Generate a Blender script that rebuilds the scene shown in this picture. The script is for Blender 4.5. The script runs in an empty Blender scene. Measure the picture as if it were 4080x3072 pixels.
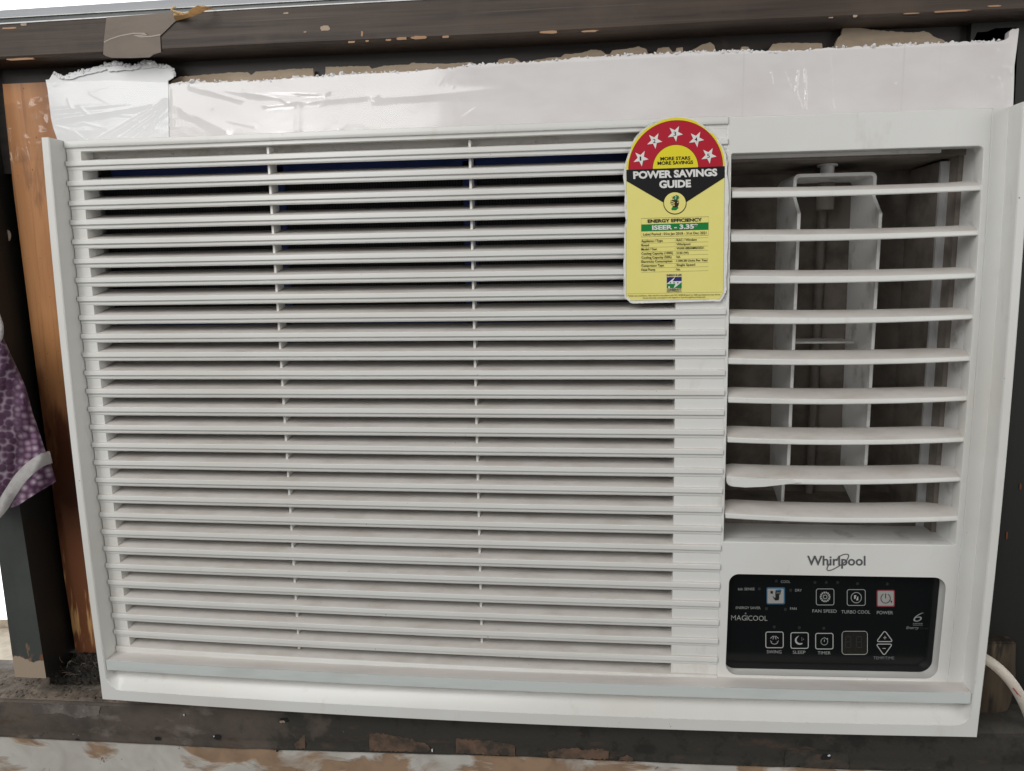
import bpy, bmesh, math, random
import numpy as np
from mathutils import Vector, Matrix, noise

random.seed(7)
scene = bpy.context.scene
COL = scene.collection

# ------------------------------------------------------------------ camera
F_PX, CX, CY = 2950.0, 2040.0, 1536.0            # focal length and centre in photo pixels
CAM = np.array([0.05328, -0.50715, 0.11817])
RM = np.array([[0.99512608, 0.09727224, -0.01619249],
               [-0.00094999, -0.15474178, -0.98795449],
               [-0.09860620, 0.98315466, -0.15389517]])   # rows: image right, image down, forward

cam_data = bpy.data.cameras.new('camera')
cam = bpy.data.objects.new('camera', cam_data)
COL.objects.link(cam)
m = Matrix(((RM[0][0], -RM[1][0], -RM[2][0], CAM[0]),
            (RM[0][1], -RM[1][1], -RM[2][1], CAM[1]),
            (RM[0][2], -RM[1][2], -RM[2][2], CAM[2]),
            (0, 0, 0, 1)))
cam.matrix_world = m
cam_data.sensor_width = 36.0
cam_data.sensor_fit = 'HORIZONTAL'
cam_data.lens = F_PX * 36.0 / 4080.0
cam_data.clip_start = 0.02
cam_data.clip_end = 100.0
scene.camera = cam

# ------------------------------------------------------------------ world, lamps, exposure
world = bpy.data.worlds.new('World')
scene.world = world
world.use_nodes = True
bg = world.node_tree.nodes['Background']
bg.inputs['Color'].default_value = (1.0, 0.99, 0.975, 1)
bg.inputs['Strength'].default_value = 0.075

def area_light(name, loc, target, sx, sy, power, color):
    d = bpy.data.lights.new(name, 'AREA')
    d.shape = 'RECTANGLE'
    d.size, d.size_y = sx, sy
    d.energy = power
    d.color = color
    o = bpy.data.objects.new(name, d)
    COL.objects.link(o)
    o.location = loc
    o.rotation_euler = (Vector(target) - Vector(loc)).to_track_quat('-Z', 'Y').to_euler()
    return o

area_light('room_window_light', (-0.62, -1.05, 0.84), (0, 0, 0.0), 0.9, 0.9, 13.0, (1.0, 0.995, 0.975))
area_light('room_fill_light', (1.20, -0.78, 0.32), (0.1, 0, 0.0), 0.8, 0.9, 5.8, (1.0, 0.99, 0.965))
area_light('far_window_light', (-1.16, -2.5, 0.41), (-0.1, 0, 0.1), 0.22, 0.55, 5.0, (1.0, 1.0, 1.0))

scene.view_settings.view_transform = 'Standard'
scene.view_settings.look = 'None'
scene.view_settings.exposure = 0.04
scene.view_settings.gamma = 1.0
scene.render.filter_size = 1.7
scene.cycles.max_bounces = 8
scene.cycles.transparent_max_bounces = 12
scene.cycles.use_denoising = True

# ------------------------------------------------------------------ helpers
def at(px, py, Y):
    """photo pixel -> the point where its ray meets the upright plane y = Y"""
    d = RM.T @ np.array([(px - CX) / F_PX, (py - CY) / F_PX, 1.0])
    t = (Y - CAM[1]) / d[1]
    p = CAM + d * t
    return Vector((p[0], p[1], p[2]))

def bow(v):
    """the moulded front bulges a little: sides outwards, the lower edge downwards"""
    x, y, z = v
    u, w = x / 0.33, max(-1, min(1, z / 0.215))
    nx = x + 0.0033 * u * (1 - w * w)
    q = max(0.0, (0.03 - z) / 0.245)
    nz = z - 0.0055 * q * q * max(0.0, 1 - u * u)
    return Vector((nx, y, nz))

def link(name, me, parent=None):
    o = bpy.data.objects.new(name, me)
    COL.objects.link(o)
    if parent is not None:
        o.parent = parent
    return o

def obj(name, bm, mats, parent=None, smooth=False, bowed=False, recalc=True):
    if bowed:
        for v in bm.verts:
            v.co = bow(v.co)
    if recalc:
        bmesh.ops.recalc_face_normals(bm, faces=bm.faces[:])
    me = bpy.data.meshes.new(name)
    bm.to_mesh(me)
    bm.free()
    for mm in (mats if isinstance(mats, (list, tuple)) else [mats]):
        me.materials.append(mm)
    if smooth:
        me.polygons.foreach_set('use_smooth', [True] * len(me.polygons))
        try:
            me.set_sharp_from_angle(angle=math.radians(40))
        except Exception:
            pass
    return link(name, me, parent)

def tag(o, label=None, cat=None, group=None, kind=None):
    if label: o['label'] = label
    if cat: o['category'] = cat
    if group: o['group'] = group
    if kind: o['kind'] = kind
    return o

def empty(name, loc, label, cat, group=None):
    o = bpy.data.objects.new(name, None)
    o.empty_display_size = 0.05
    COL.objects.link(o)
    o.location = loc
    return tag(o, label, cat, group)

def set_parent_keep(o, parent):
    o.parent = parent
    o.matrix_parent_inverse = Matrix.Translation(-Vector(parent.location))

def box(bm, x0, x1, y0, y1, z0, z1, nx=1, nz=1, mi=0):
    """box with optional cuts along x and z (for the bow)"""
    xs = [x0 + (x1 - x0) * i / nx for i in range(nx + 1)]
    zs = [z0 + (z1 - z0) * i / nz for i in range(nz + 1)]
    fr = [[bm.verts.new((x, y0, z)) for z in zs] for x in xs]
    bk = [[bm.verts.new((x, y1, z)) for z in zs] for x in xs]
    fs = []
    for i in range(nx):
        for j in range(nz):
            fs.append(bm.faces.new((fr[i][j], fr[i + 1][j], fr[i + 1][j + 1], fr[i][j + 1])))
            fs.append(bm.faces.new((bk[i][j], bk[i][j + 1], bk[i + 1][j + 1], bk[i + 1][j])))
    for i in range(nx):
        fs.append(bm.faces.new((fr[i][0], bk[i][0], bk[i + 1][0], fr[i + 1][0])))
        fs.append(bm.faces.new((fr[i][nz], fr[i + 1][nz], bk[i + 1][nz], bk[i][nz])))
    for j in range(nz):
        fs.append(bm.faces.new((fr[0][j], fr[0][j + 1], bk[0][j + 1], bk[0][j])))
        fs.append(bm.faces.new((fr[nx][j], bk[nx][j], bk[nx][j + 1], fr[nx][j + 1])))
    for f in fs: f.material_index = mi
    return fs

def loft(bm, rings, closed=True, caps=True, mi=0):
    """skin a list of equally long point rings"""
    R = [[bm.verts.new(p) for p in r] for r in rings]
    n = len(R[0])
    fs = []
    for a, b in zip(R, R[1:]):
        for i in range(n if closed else n - 1):
            j = (i + 1) % n
            fs.append(bm.faces.new((a[i], a[j], b[j], b[i])))
    if caps and closed:
        fs.append(bm.faces.new(R[0][::-1]))
        fs.append(bm.faces.new(R[-1]))
    for f in fs: f.material_index = mi
    return fs

def slab(bm, pts, Y, th, mi=0):
    """closed outline of (px,py) photo points stood up on plane Y, th thick towards the wall"""
    a = [bm.verts.new(at(x, y, Y)) for x, y in pts]
    b = [bm.verts.new(v.co + Vector((0, th, 0))) for v in a]
    n = len(a)
    fs = [bm.faces.new(a), bm.faces.new(b[::-1])]
    for i in range(n):
        j = (i + 1) % n
        fs.append(bm.faces.new((a[j], a[i], b[i], b[j])))
    for f in fs: f.material_index = mi
    return fs

def poly(bm, pts, Y, mi=0):
    f = bm.faces.new([bm.verts.new(at(x, y, Y)) for x, y in pts])
    f.material_index = mi
    return f

def stroke(bm, pts, w, Y, closed=False, mi=0):
    """flat printed line of width w (photo pixels)"""
    P = [Vector((p[0], p[1])) for p in pts]
    n = len(P)
    L, Rr = [], []
    for i in range(n):
        a = P[(i - 1) % n] if (closed or i > 0) else P[i]
        b = P[(i + 1) % n] if (closed or i < n - 1) else P[i]
        t = (b - a)
        t = t.normalized() if t.length > 1e-9 else Vector((1, 0))
        nn = Vector((-t.y, t.x)) * w / 2
        L.append(bm.verts.new(at(*(P[i] + nn), Y)))
        Rr.append(bm.verts.new(at(*(P[i] - nn), Y)))
    for i in range(n if closed else n - 1):
        j = (i + 1) % n
        f = bm.faces.new((L[i], L[j], Rr[j], Rr[i]))
        f.material_index = mi

def rrect(x0, y0, x1, y1, r, n=6):
    pts = []
    for cx, cy, a0 in ((x1 - r, y0 + r, -90), (x1 - r, y1 - r, 0), (x0 + r, y1 - r, 90), (x0 + r, y0 + r, 180)):
        for i in range(n + 1):
            a = math.radians(a0 + 90 * i / n)
            pts.append((cx + r * math.cos(a), cy + r * math.sin(a)))
    return pts

def ell(cx, cy, rx, ry, n=32, a0=0, a1=360):
    full = abs(a1 - a0) >= 360
    k = n if full else n + 1
    return [(cx + rx * math.cos(math.radians(a0 + (a1 - a0) * i / n)),
             cy + ry * math.sin(math.radians(a0 + (a1 - a0) * i / n))) for i in range(k)]

def jag(pts, step, amp, seed=0):
    rnd = random.Random(seed)
    out = []
    for a, b in zip(pts, pts[1:]):
        L = math.hypot(b[0] - a[0], b[1] - a[1]); n = max(1, int(L / step))
        for i in range(n):
            t = i / n
            out.append((a[0] + (b[0] - a[0]) * t + rnd.uniform(-amp, amp) * 0.4, a[1] + (b[1] - a[1]) * t + rnd.uniform(-amp, amp)))
    out.append(pts[-1])
    return out

_tc = {}
def text_mesh(s, bold=0.0, shear=0.0):
    key = (s, bold, shear)
    if key in _tc: return _tc[key]
    c = bpy.data.curves.new('tmp_text', 'FONT')
    c.body = s
    c.resolution_u = 3
    c.offset = bold
    c.shear = shear
    o = bpy.data.objects.new('tmp_text', c)
    COL.objects.link(o)
    dg = bpy.context.evaluated_depsgraph_get()
    ev = o.evaluated_get(dg)
    me = ev.to_mesh()
    vs = [tuple(v.co) for v in me.vertices]
    fs = [tuple(p.vertices) for p in me.polygons]
    ev.to_mesh_clear()
    bpy.data.objects.remove(o)
    bpy.data.curves.remove(c)
    _tc[key] = (vs, fs)
    return vs, fs
_H = text_mesh('H')
CAPH = max(v[1] for v in _H[0])

def text(bm, s, p0, p1, h, Y, bold=0.0, shear=0.0, mi=0):
    """flat printed text from baseline point p0 to p1 (photo pixels), cap height h"""
    vs, fs = text_mesh(s, bold, shear)
    if not vs: return
    u0, u1 = min(v[0] for v in vs), max(v[0] for v in vs)
    a, b = Vector(p0), Vector(p1)
    e = (b - a)
    up = Vector((e.y, -e.x)).normalized() * h / CAPH
    bv = []
    for v in vs:
        p = a + e * ((v[0] - u0) / (u1 - u0)) + up * v[1]
        bv.append(bm.verts.new(at(p.x, p.y, Y)))
    for f in fs:
        try:
            g = bm.faces.new([bv[i] for i in f])
            g.material_index = mi
        except ValueError:
            pass

# ------------------------------------------------------------------ materials
def mat(name, color, rough=0.5, metallic=0.0, spec=0.5, vary=None, bump=None, emit=None, coat=0.0):
    """vary: (scale vec, detail, colour2, lo, hi)   bump: (scale, strength)"""
    mm = bpy.data.materials.new(name)
    mm.use_nodes = True
    nt = mm.node_tree
    p = nt.nodes['Principled BSDF']
    p.inputs['Base Color'].default_value = (*color, 1)
    p.inputs['Roughness'].default_value = rough
    p.inputs['Metallic'].default_value = metallic
    p.inputs['Specular IOR Level'].default_value = spec
    p.inputs['Coat Weight'].default_value = coat
    if emit:
        p.inputs['Emission Color'].default_value = (*emit[0], 1)
        p.inputs['Emission Strength'].default_value = emit[1]
    if vary or bump:
        tc = nt.nodes.new('ShaderNodeNewGeometry')
    last = None
    for vr in (vary or []):
        mp = nt.nodes.new('ShaderNodeMapping'); mp.inputs['Scale'].default_value = vr[0]
        mp.inputs['Location'].default_value = (random.random() * 9, random.random() * 9, random.random() * 9)
        nz = nt.nodes.new('ShaderNodeTexNoise'); nz.inputs['Scale'].default_value = 1.0
        nz.inputs['Detail'].default_value = vr[1]
        nz.inputs['Roughness'].default_value = 0.62
        cr = nt.nodes.new('ShaderNodeMapRange')
        cr.inputs['From Min'].default_value = vr[3]; cr.inputs['From Max'].default_value = vr[4]
        mx = nt.nodes.new('ShaderNodeMix'); mx.data_type = 'RGBA'
        nt.links.new(tc.outputs['Position'], mp.inputs['Vector'])
        nt.links.new(mp.outputs['Vector'], nz.inputs['Vector'])
        src = nz.outputs['Fac']
        if len(vr) > 5:                              # wear and tone that keep to one end: (axis, from, to, gain)
            sep = nt.nodes.new('ShaderNodeSeparateXYZ'); nt.links.new(tc.outputs['Position'], sep.inputs[0])
            gt = nt.nodes.new('ShaderNodeMapRange'); gt.inputs['From Min'].default_value = vr[5][1]; gt.inputs['From Max'].default_value = vr[5][2]
            nt.links.new(sep.outputs[vr[5][0]], gt.inputs['Value'])
            ma = nt.nodes.new('ShaderNodeMath'); ma.operation = 'MULTIPLY_ADD'; ma.inputs[1].default_value = vr[5][3]
            nt.links.new(gt.outputs['Result'], ma.inputs[0]); nt.links.new(src, ma.inputs[2]); src = ma.outputs[0]
        nt.links.new(src, cr.inputs['Value'])
        nt.links.new(cr.outputs['Result'], mx.inputs['Factor'])
        if last is None:
            mx.inputs['A'].default_value = (*color, 1)
        else:
            nt.links.new(last, mx.inputs['A'])
        mx.inputs['B'].default_value = (*vr[2], 1)
        last = mx.outputs['Result']
    if last is not None:
        nt.links.new(last, p.inputs['Base Color'])
    if bump:
        mp = nt.nodes.new('ShaderNodeMapping'); mp.inputs['Scale'].default_value = bump[0]
        nz = nt.nodes.new('ShaderNodeTexNoise'); nz.inputs['Scale'].default_value = 1.0; nz.inputs['Detail'].default_value = 4
        bp = nt.nodes.new('ShaderNodeBump'); bp.inputs['Strength'].default_value = bump[1]
        bp.inputs['Distance'].default_value = bump[2] if len(bump) > 2 else 0.001
        nt.links.new(tc.outputs['Position'], mp.inputs['Vector'])
        nt.links.new(mp.outputs['Vector'], nz.inputs['Vector'])
        nt.links.new(nz.outputs['Fac'], bp.inputs['Height'])
        nt.links.new(bp.outputs['Normal'], p.inputs['Normal'])
    return mm

U3 = lambda s: (s, s, s)
SPECK = (U3(330), 1.0, (0.26, 0.23, 0.19), 0.80, 0.86)
M = {}
M['plastic'] = mat('white_plastic', (0.80, 0.80, 0.775), 0.24, vary=[(U3(9), 3, (0.75, 0.735, 0.69), 0.42, 0.72), ((60, 60, 22), 4, (0.66, 0.63, 0.575), 0.60, 0.86), SPECK], bump=(U3(900), 0.04, 0.0003))
M['plastic_dusty'] = mat('dusty_plastic', (0.65, 0.615, 0.58), 0.6, vary=[((30, 60, 60), 4, (0.52, 0.475, 0.43), 0.42, 0.75), (U3(380), 2, (0.24, 0.2, 0.17), 0.72, 0.82)])
M['slat_plastic'] = mat('slat_plastic', (0.80, 0.80, 0.775), 0.24, vary=[(U3(9), 3, (0.75, 0.735, 0.69), 0.42, 0.72), ((7, 40, 300), 4, (0.70, 0.675, 0.63), 0.58, 0.84), (U3(150), 3, (0.58, 0.54, 0.48), 0.74, 0.84), SPECK])
M['slat_inside'] = mat('slat_gap_shade', (0.12, 0.105, 0.092), 0.7, vary=[(U3(40), 4, (0.075, 0.066, 0.057), 0.45, 0.75)])  # shade of the gaps, painted as a dark tone on slat undersides and backs
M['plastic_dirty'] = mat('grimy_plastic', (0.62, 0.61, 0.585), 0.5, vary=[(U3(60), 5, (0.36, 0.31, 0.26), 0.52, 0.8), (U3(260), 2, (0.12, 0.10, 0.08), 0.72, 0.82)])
M['ledge_dust'] = mat('ledge_dusty_plastic', (0.70, 0.66, 0.63), 0.5, vary=[((20, 60, 60), 4, (0.60, 0.55, 0.52), 0.45, 0.8)])
M['ledge'] = mat('trim_strip_plastic', (0.78, 0.825, 0.81), 0.22, metallic=0.15, vary=[((14, 14, 60), 3, (0.60, 0.63, 0.60), 0.5, 0.85)])
M['duct'] = mat('duct_foam', (0.27, 0.235, 0.205), 0.85, vary=[(U3(35), 5, (0.125, 0.11, 0.094), 0.42, 0.72), (U3(150), 3, (0.36, 0.34, 0.32), 0.68, 0.8)])
M['duct_rod'] = mat('duct_rod', (0.24, 0.21, 0.185), 0.8, vary=[(U3(60), 5, (0.30, 0.27, 0.25), 0.45, 0.7)])
M['duct_light'] = mat('duct_grey_plastic', (0.80, 0.80, 0.79), 0.5, vary=[(U3(45), 5, (0.34, 0.31, 0.27), 0.55, 0.8)])
M['duct_foil'] = mat('duct_flange_metal', (0.66, 0.67, 0.69), 0.45, metallic=0.15, vary=[((90, 90, 25), 5, (0.34, 0.31, 0.28), 0.5, 0.78)])
M['filter_blue'] = mat('filter_frame_blue', (0.022, 0.05, 0.20), 0.45)
M['dark_in'] = mat('dark_inside', (0.012, 0.012, 0.013), 0.8)
M['panel_black'] = mat('panel_black_gloss', (0.0045, 0.0055, 0.006), 0.16, spec=0.4)
M['print_grey'] = mat('print_grey', (0.31, 0.325, 0.315), 0.5)
M['print_dim'] = mat('print_dim_grey', (0.17, 0.18, 0.18), 0.5)
M['print_faint'] = mat('print_faint', (0.022, 0.025, 0.025), 0.4)
M['print_bright'] = mat('print_bright_grey', (0.42, 0.43, 0.41), 0.5)
M['silver'] = mat('button_silver', (0.66, 0.65, 0.63), 0.28, metallic=0.55)
M['btn_blue'] = mat('button_blue_rim', (0.04, 0.13, 0.22), 0.3)
M['btn_red'] = mat('button_red_rim', (0.27, 0.05, 0.06), 0.3)
M['print_black'] = mat('print_black', (0.012, 0.012, 0.013), 0.4)
M['display'] = mat('display_window', (0.016, 0.015, 0.012), 0.25)
M['logo'] = mat('logo_grey', (0.105, 0.105, 0.115), 0.4)
M['paper'] = mat('sticker_white', (0.80, 0.795, 0.77), 0.4, vary=[(U3(120), 3, (0.70, 0.68, 0.64), 0.5, 0.8)])
M['st_yellow'] = mat('sticker_pale_yellow', (0.90, 0.82, 0.27), 0.30, vary=[(U3(25), 3, (0.86, 0.775, 0.24), 0.4, 0.8)])
M['st_bright'] = mat('sticker_bright_yellow', (0.84, 0.72, 0.035), 0.33)
M['st_red'] = mat('sticker_red', (0.48, 0.018, 0.038), 0.30)
M['st_black'] = mat('sticker_black', (0.012, 0.012, 0.013), 0.33)
M['st_green'] = mat('sticker_green', (0.012, 0.23, 0.05), 0.33)
M['st_navy'] = mat('sticker_navy', (0.03, 0.028, 0.15), 0.33)
M['st_brown'] = mat('sticker_dark_brown', (0.04, 0.025, 0.018), 0.33)
M['st_cyan'] = mat('sticker_pale_teal', (0.35, 0.62, 0.52), 0.33)

WOODV = lambda c2, lo=0.4, hi=0.75: ((6, 30, 170), 6, c2, lo, hi)
M['rail'] = mat('dark_painted_wood', (0.076, 0.052, 0.038), 0.62, vary=[WOODV((0.031, 0.021, 0.016), 0.38, 0.66), (U3(16), 4, (0.092, 0.065, 0.048), 0.5, 0.8), ((5, 60, 420), 4, (0.125, 0.098, 0.08), 0.60, 0.78), ((14, 30, 60), 5, (0.20, 0.13, 0.085), 0.72, 0.80), (U3(420), 1, (0.3, 0.27, 0.24), 0.79, 0.85)], bump=((8, 40, 300), 0.5))
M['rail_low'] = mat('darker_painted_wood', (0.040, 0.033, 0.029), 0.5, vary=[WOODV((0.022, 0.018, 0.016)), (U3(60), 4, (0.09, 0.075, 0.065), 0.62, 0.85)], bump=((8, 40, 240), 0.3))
M['black_wood_side_shade'] = mat('black_wood_and_side_shade', (0.011, 0.011, 0.0095), 0.6, vary=[((60, 60, 6), 5, (0.020, 0.019, 0.016), 0.5, 0.85), (U3(25), 4, (0.055, 0.05, 0.042), 0.66, 0.85)], bump=((90, 90, 8), 0.2))
M['grey_paint'] = mat('grey_green_paint', (0.064, 0.070, 0.066), 0.55, vary=[(U3(20), 5, (0.045, 0.049, 0.046), 0.4, 0.75), ((90, 60, 12), 5, (0.05, 0.053, 0.05), 0.56, 0.75), (U3(300), 1, (0.04, 0.04, 0.04), 0.78, 0.84),
    ((70, 40, 16), 5, (0.055, 0.048, 0.042), 0.66, 0.72, ('Z', -0.14, -0.20, 0.16)), ((80, 40, 22), 5, (0.24, 0.15, 0.09), 0.70, 0.74, ('Z', -0.145, -0.20, 0.17)),
    (U3(60), 5, (0.20, 0.085, 0.055), 0.72, 0.76, ('Z', -0.180, -0.192, 0.28)), (U3(45), 4, (0.40, 0.315, 0.235), 0.74, 0.78, ('Z', -0.186, -0.198, 0.42))])
M['bare'] = mat('bare_wood', (0.42, 0.255, 0.145), 0.7, vary=[((20, 20, 90), 4, (0.36, 0.19, 0.10), 0.4, 0.75)])
M['bare_pale'] = mat('bare_pale_wood', (0.44, 0.34, 0.255), 0.8, vary=[(U3(70), 4, (0.24, 0.15, 0.105), 0.5, 0.75)])
M['batten'] = mat('batten_wood', (0.50, 0.235, 0.092), 0.38, vary=[((75, 20, 5), 5, (0.41, 0.175, 0.064), 0.4, 0.7), ((330, 60, 7), 4, (0.30, 0.12, 0.042), 0.54, 0.74), (U3(500), 1, (0.14, 0.05, 0.02), 0.74, 0.80), ((14, 14, 4), 5, (0.26, 0.105, 0.04), 0.5, 0.72),
    ((34, 14, 7), 5, (0.17, 0.062, 0.028), 0.58, 0.70, ('Z', 0.08, -0.06, 0.26)), ((60, 14, 8), 4, (0.52, 0.29, 0.12), 0.68, 0.73, ('Z', 0.02, -0.07, 0.15))])
M['batten_stain'] = mat('batten_stain', (0.20, 0.070, 0.026), 0.35, vary=[((70, 20, 8), 5, (0.13, 0.045, 0.02), 0.4, 0.7)])
M['batten_pale'] = mat('batten_pale', (0.62, 0.355, 0.15), 0.4, vary=[((75, 20, 7), 5, (0.52, 0.28, 0.11), 0.4, 0.7)])
M['foam'] = mat('white_foam', (0.85, 0.85, 0.86), 0.6, vary=[(U3(22), 4, (0.78, 0.775, 0.78), 0.45, 0.75)], bump=(U3(90), 0.25))
M['foam_long'] = mat('papered_foam', (0.80, 0.775, 0.77), 0.6, vary=[((14, 14, 30), 4, (0.73, 0.685, 0.685), 0.42, 0.72), ((3, 3, 150), 3, (0.74, 0.72, 0.705), 0.6, 0.85), ((170, 20, 1.2), 2, (0.70, 0.68, 0.665), 0.70, 0.78)], bump=((16, 16, 50), 0.3))
M['card'] = mat('brown_cardboard', (0.43, 0.345, 0.255), 0.85, vary=[((30, 30, 120), 5, (0.31, 0.23, 0.16), 0.42, 0.75)], bump=(U3(200), 0.5))
M['alu'] = mat('track_aluminium', (0.40, 0.41, 0.435), 0.5, vary=[((8, 30, 200), 4, (0.31, 0.32, 0.34), 0.4, 0.8)])
M['track_dark'] = mat('track_dark', (0.045, 0.055, 0.056), 0.35, vary=[(U3(80), 4, (0.07, 0.08, 0.08), 0.5, 0.8)])
M['white_edge'] = mat('track_white_edge', (0.75, 0.75, 0.74), 0.4, vary=[((90, 40, 40), 4, (0.4, 0.4, 0.4), 0.5, 0.75)])
M['sill'] = mat('grimy_sill_paint', (0.128, 0.102, 0.083), 0.7,
                vary=[(U3(24), 6, (0.075, 0.063, 0.053), 0.40, 0.66), ((30, 30, 60), 6, (0.24, 0.205, 0.18), 0.60, 0.78, ('X', -0.22, -0.30, 0.05)),
                      (U3(30), 6, (0.050, 0.045, 0.037), 0.62, 0.74, ('X', -0.25, -0.13, 0.36)), (U3(55), 5, (0.028, 0.027, 0.023), 0.66, 0.76, ('X', -0.25, 0.0, 0.14)),
                      ((26, 40, 70), 5, (0.092, 0.062, 0.046), 0.82, 0.92, ('Z', -0.2255, -0.2400, 0.26)), (U3(420), 1, (0.5, 0.48, 0.45), 0.80, 0.84)], bump=(U3(130), 0.6))
M['sill_dark'] = M['sill']
M['debris'] = mat('dark_debris', (0.040, 0.034, 0.027), 0.9, vary=[(U3(110), 5, (0.012, 0.011, 0.010), 0.42, 0.66), (U3(170), 4, (0.10, 0.085, 0.065), 0.64, 0.8)])
M['dirt'] = mat('sill_dirt', (0.20, 0.16, 0.125), 0.9, vary=[(U3(70), 6, (0.075, 0.062, 0.05), 0.40, 0.68), (U3(150), 5, (0.36, 0.31, 0.25), 0.60, 0.8)], bump=(U3(160), 0.9, 0.002))
M['cable'] = mat('cable_sheath', (0.68, 0.61, 0.52), 0.45, vary=[(U3(60), 4, (0.45, 0.37, 0.29), 0.55, 0.8)])
M['red_print'] = mat('cable_red_print', (0.38, 0.06, 0.07), 0.5)
M['block'] = mat('wood_block_grain', (0.085, 0.062, 0.038), 0.8, vary=[((60, 60, 9), 4, (0.018, 0.012, 0.008), 0.55, 0.62, ('Z', -0.185, -0.150, 0.25)), ((120, 120, 9), 5, (0.05, 0.035, 0.022), 0.40, 0.65), ((90, 90, 14), 5, (0.26, 0.20, 0.12), 0.6, 0.8)])
M['ledge_out'] = mat('outer_ledge_plaster', (0.62, 0.54, 0.43), 0.8, vary=[(U3(50), 5, (0.42, 0.35, 0.27), 0.45, 0.75)])
M['piping'] = mat('cloth_piping', (0.47, 0.455, 0.44), 0.95, vary=[(U3(160), 3, (0.36, 0.34, 0.34), 0.45, 0.75)], bump=(U3(700), 0.6, 0.0006))
M['tape_brown'] = mat('brown_tape', (0.150, 0.108, 0.075), 0.48, vary=[((40, 40, 160), 4, (0.105, 0.077, 0.056), 0.4, 0.8), ((12, 30, 50), 4, (0.19, 0.145, 0.11), 0.55, 0.75)])
M['tape_curl'] = mat('tape_curl', (0.72, 0.50, 0.26), 0.35)
M['tape_line'] = mat('tape_crease', (0.27, 0.205, 0.16), 0.3)

def filter_mesh_mat():
    mm = bpy.data.materials.new('filter_mesh')
    mm.use_nodes = True
    nt = mm.node_tree
    p = nt.nodes['Principled BSDF']; p.inputs['Roughness'].default_value = 0.7
    g = nt.nodes.new('ShaderNodeNewGeometry')
    w = nt.nodes.new('ShaderNodeTexWave'); w.wave_type = 'BANDS'; w.bands_direction = 'X'
    w.inputs['Scale'].default_value = 150; w.inputs['Distortion'].default_value = 0.4
    r = nt.nodes.new('ShaderNodeValToRGB')
    r.color_ramp.elements[0].color = (0.006, 0.006, 0.007, 1); r.color_ramp.elements[1].color = (0.032, 0.032, 0.034, 1)
    nt.links.new(g.outputs['Position'], w.inputs['Vector'])
    nt.links.new(w.outputs['Fac'], r.inputs['Fac'])
    nt.links.new(r.outputs['Color'], p.inputs['Base Color'])
    return mm
M['filter_mesh'] = filter_mesh_mat()

def film_mat(name, fac, rough):
    mm = bpy.data.materials.new(name)
    mm.use_nodes = True
    nt = mm.node_tree
    nt.nodes.remove(nt.nodes['Principled BSDF'])
    out = nt.nodes['Material Output']
    tr = nt.nodes.new('ShaderNodeBsdfTransparent'); tr.inputs['Color'].default_value = (0.985, 0.985, 0.985, 1)
    gl = nt.nodes.new('ShaderNodeBsdfGlossy'); gl.inputs['Roughness'].default_value = rough
    mx = nt.nodes.new('ShaderNodeMixShader')
    mx.inputs['Fac'].default_value = fac
    nt.links.new(tr.outputs[0], mx.inputs[1]); nt.links.new(gl.outputs[0], mx.inputs[2])
    nt.links.new(mx.outputs[0], out.inputs['Surface'])
    return mm
M['film'] = film_mat('clear_film', 0.05, 0.12)
M['film_wood'] = film_mat('clear_film_on_wood', 0.055, 0.12)

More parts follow.
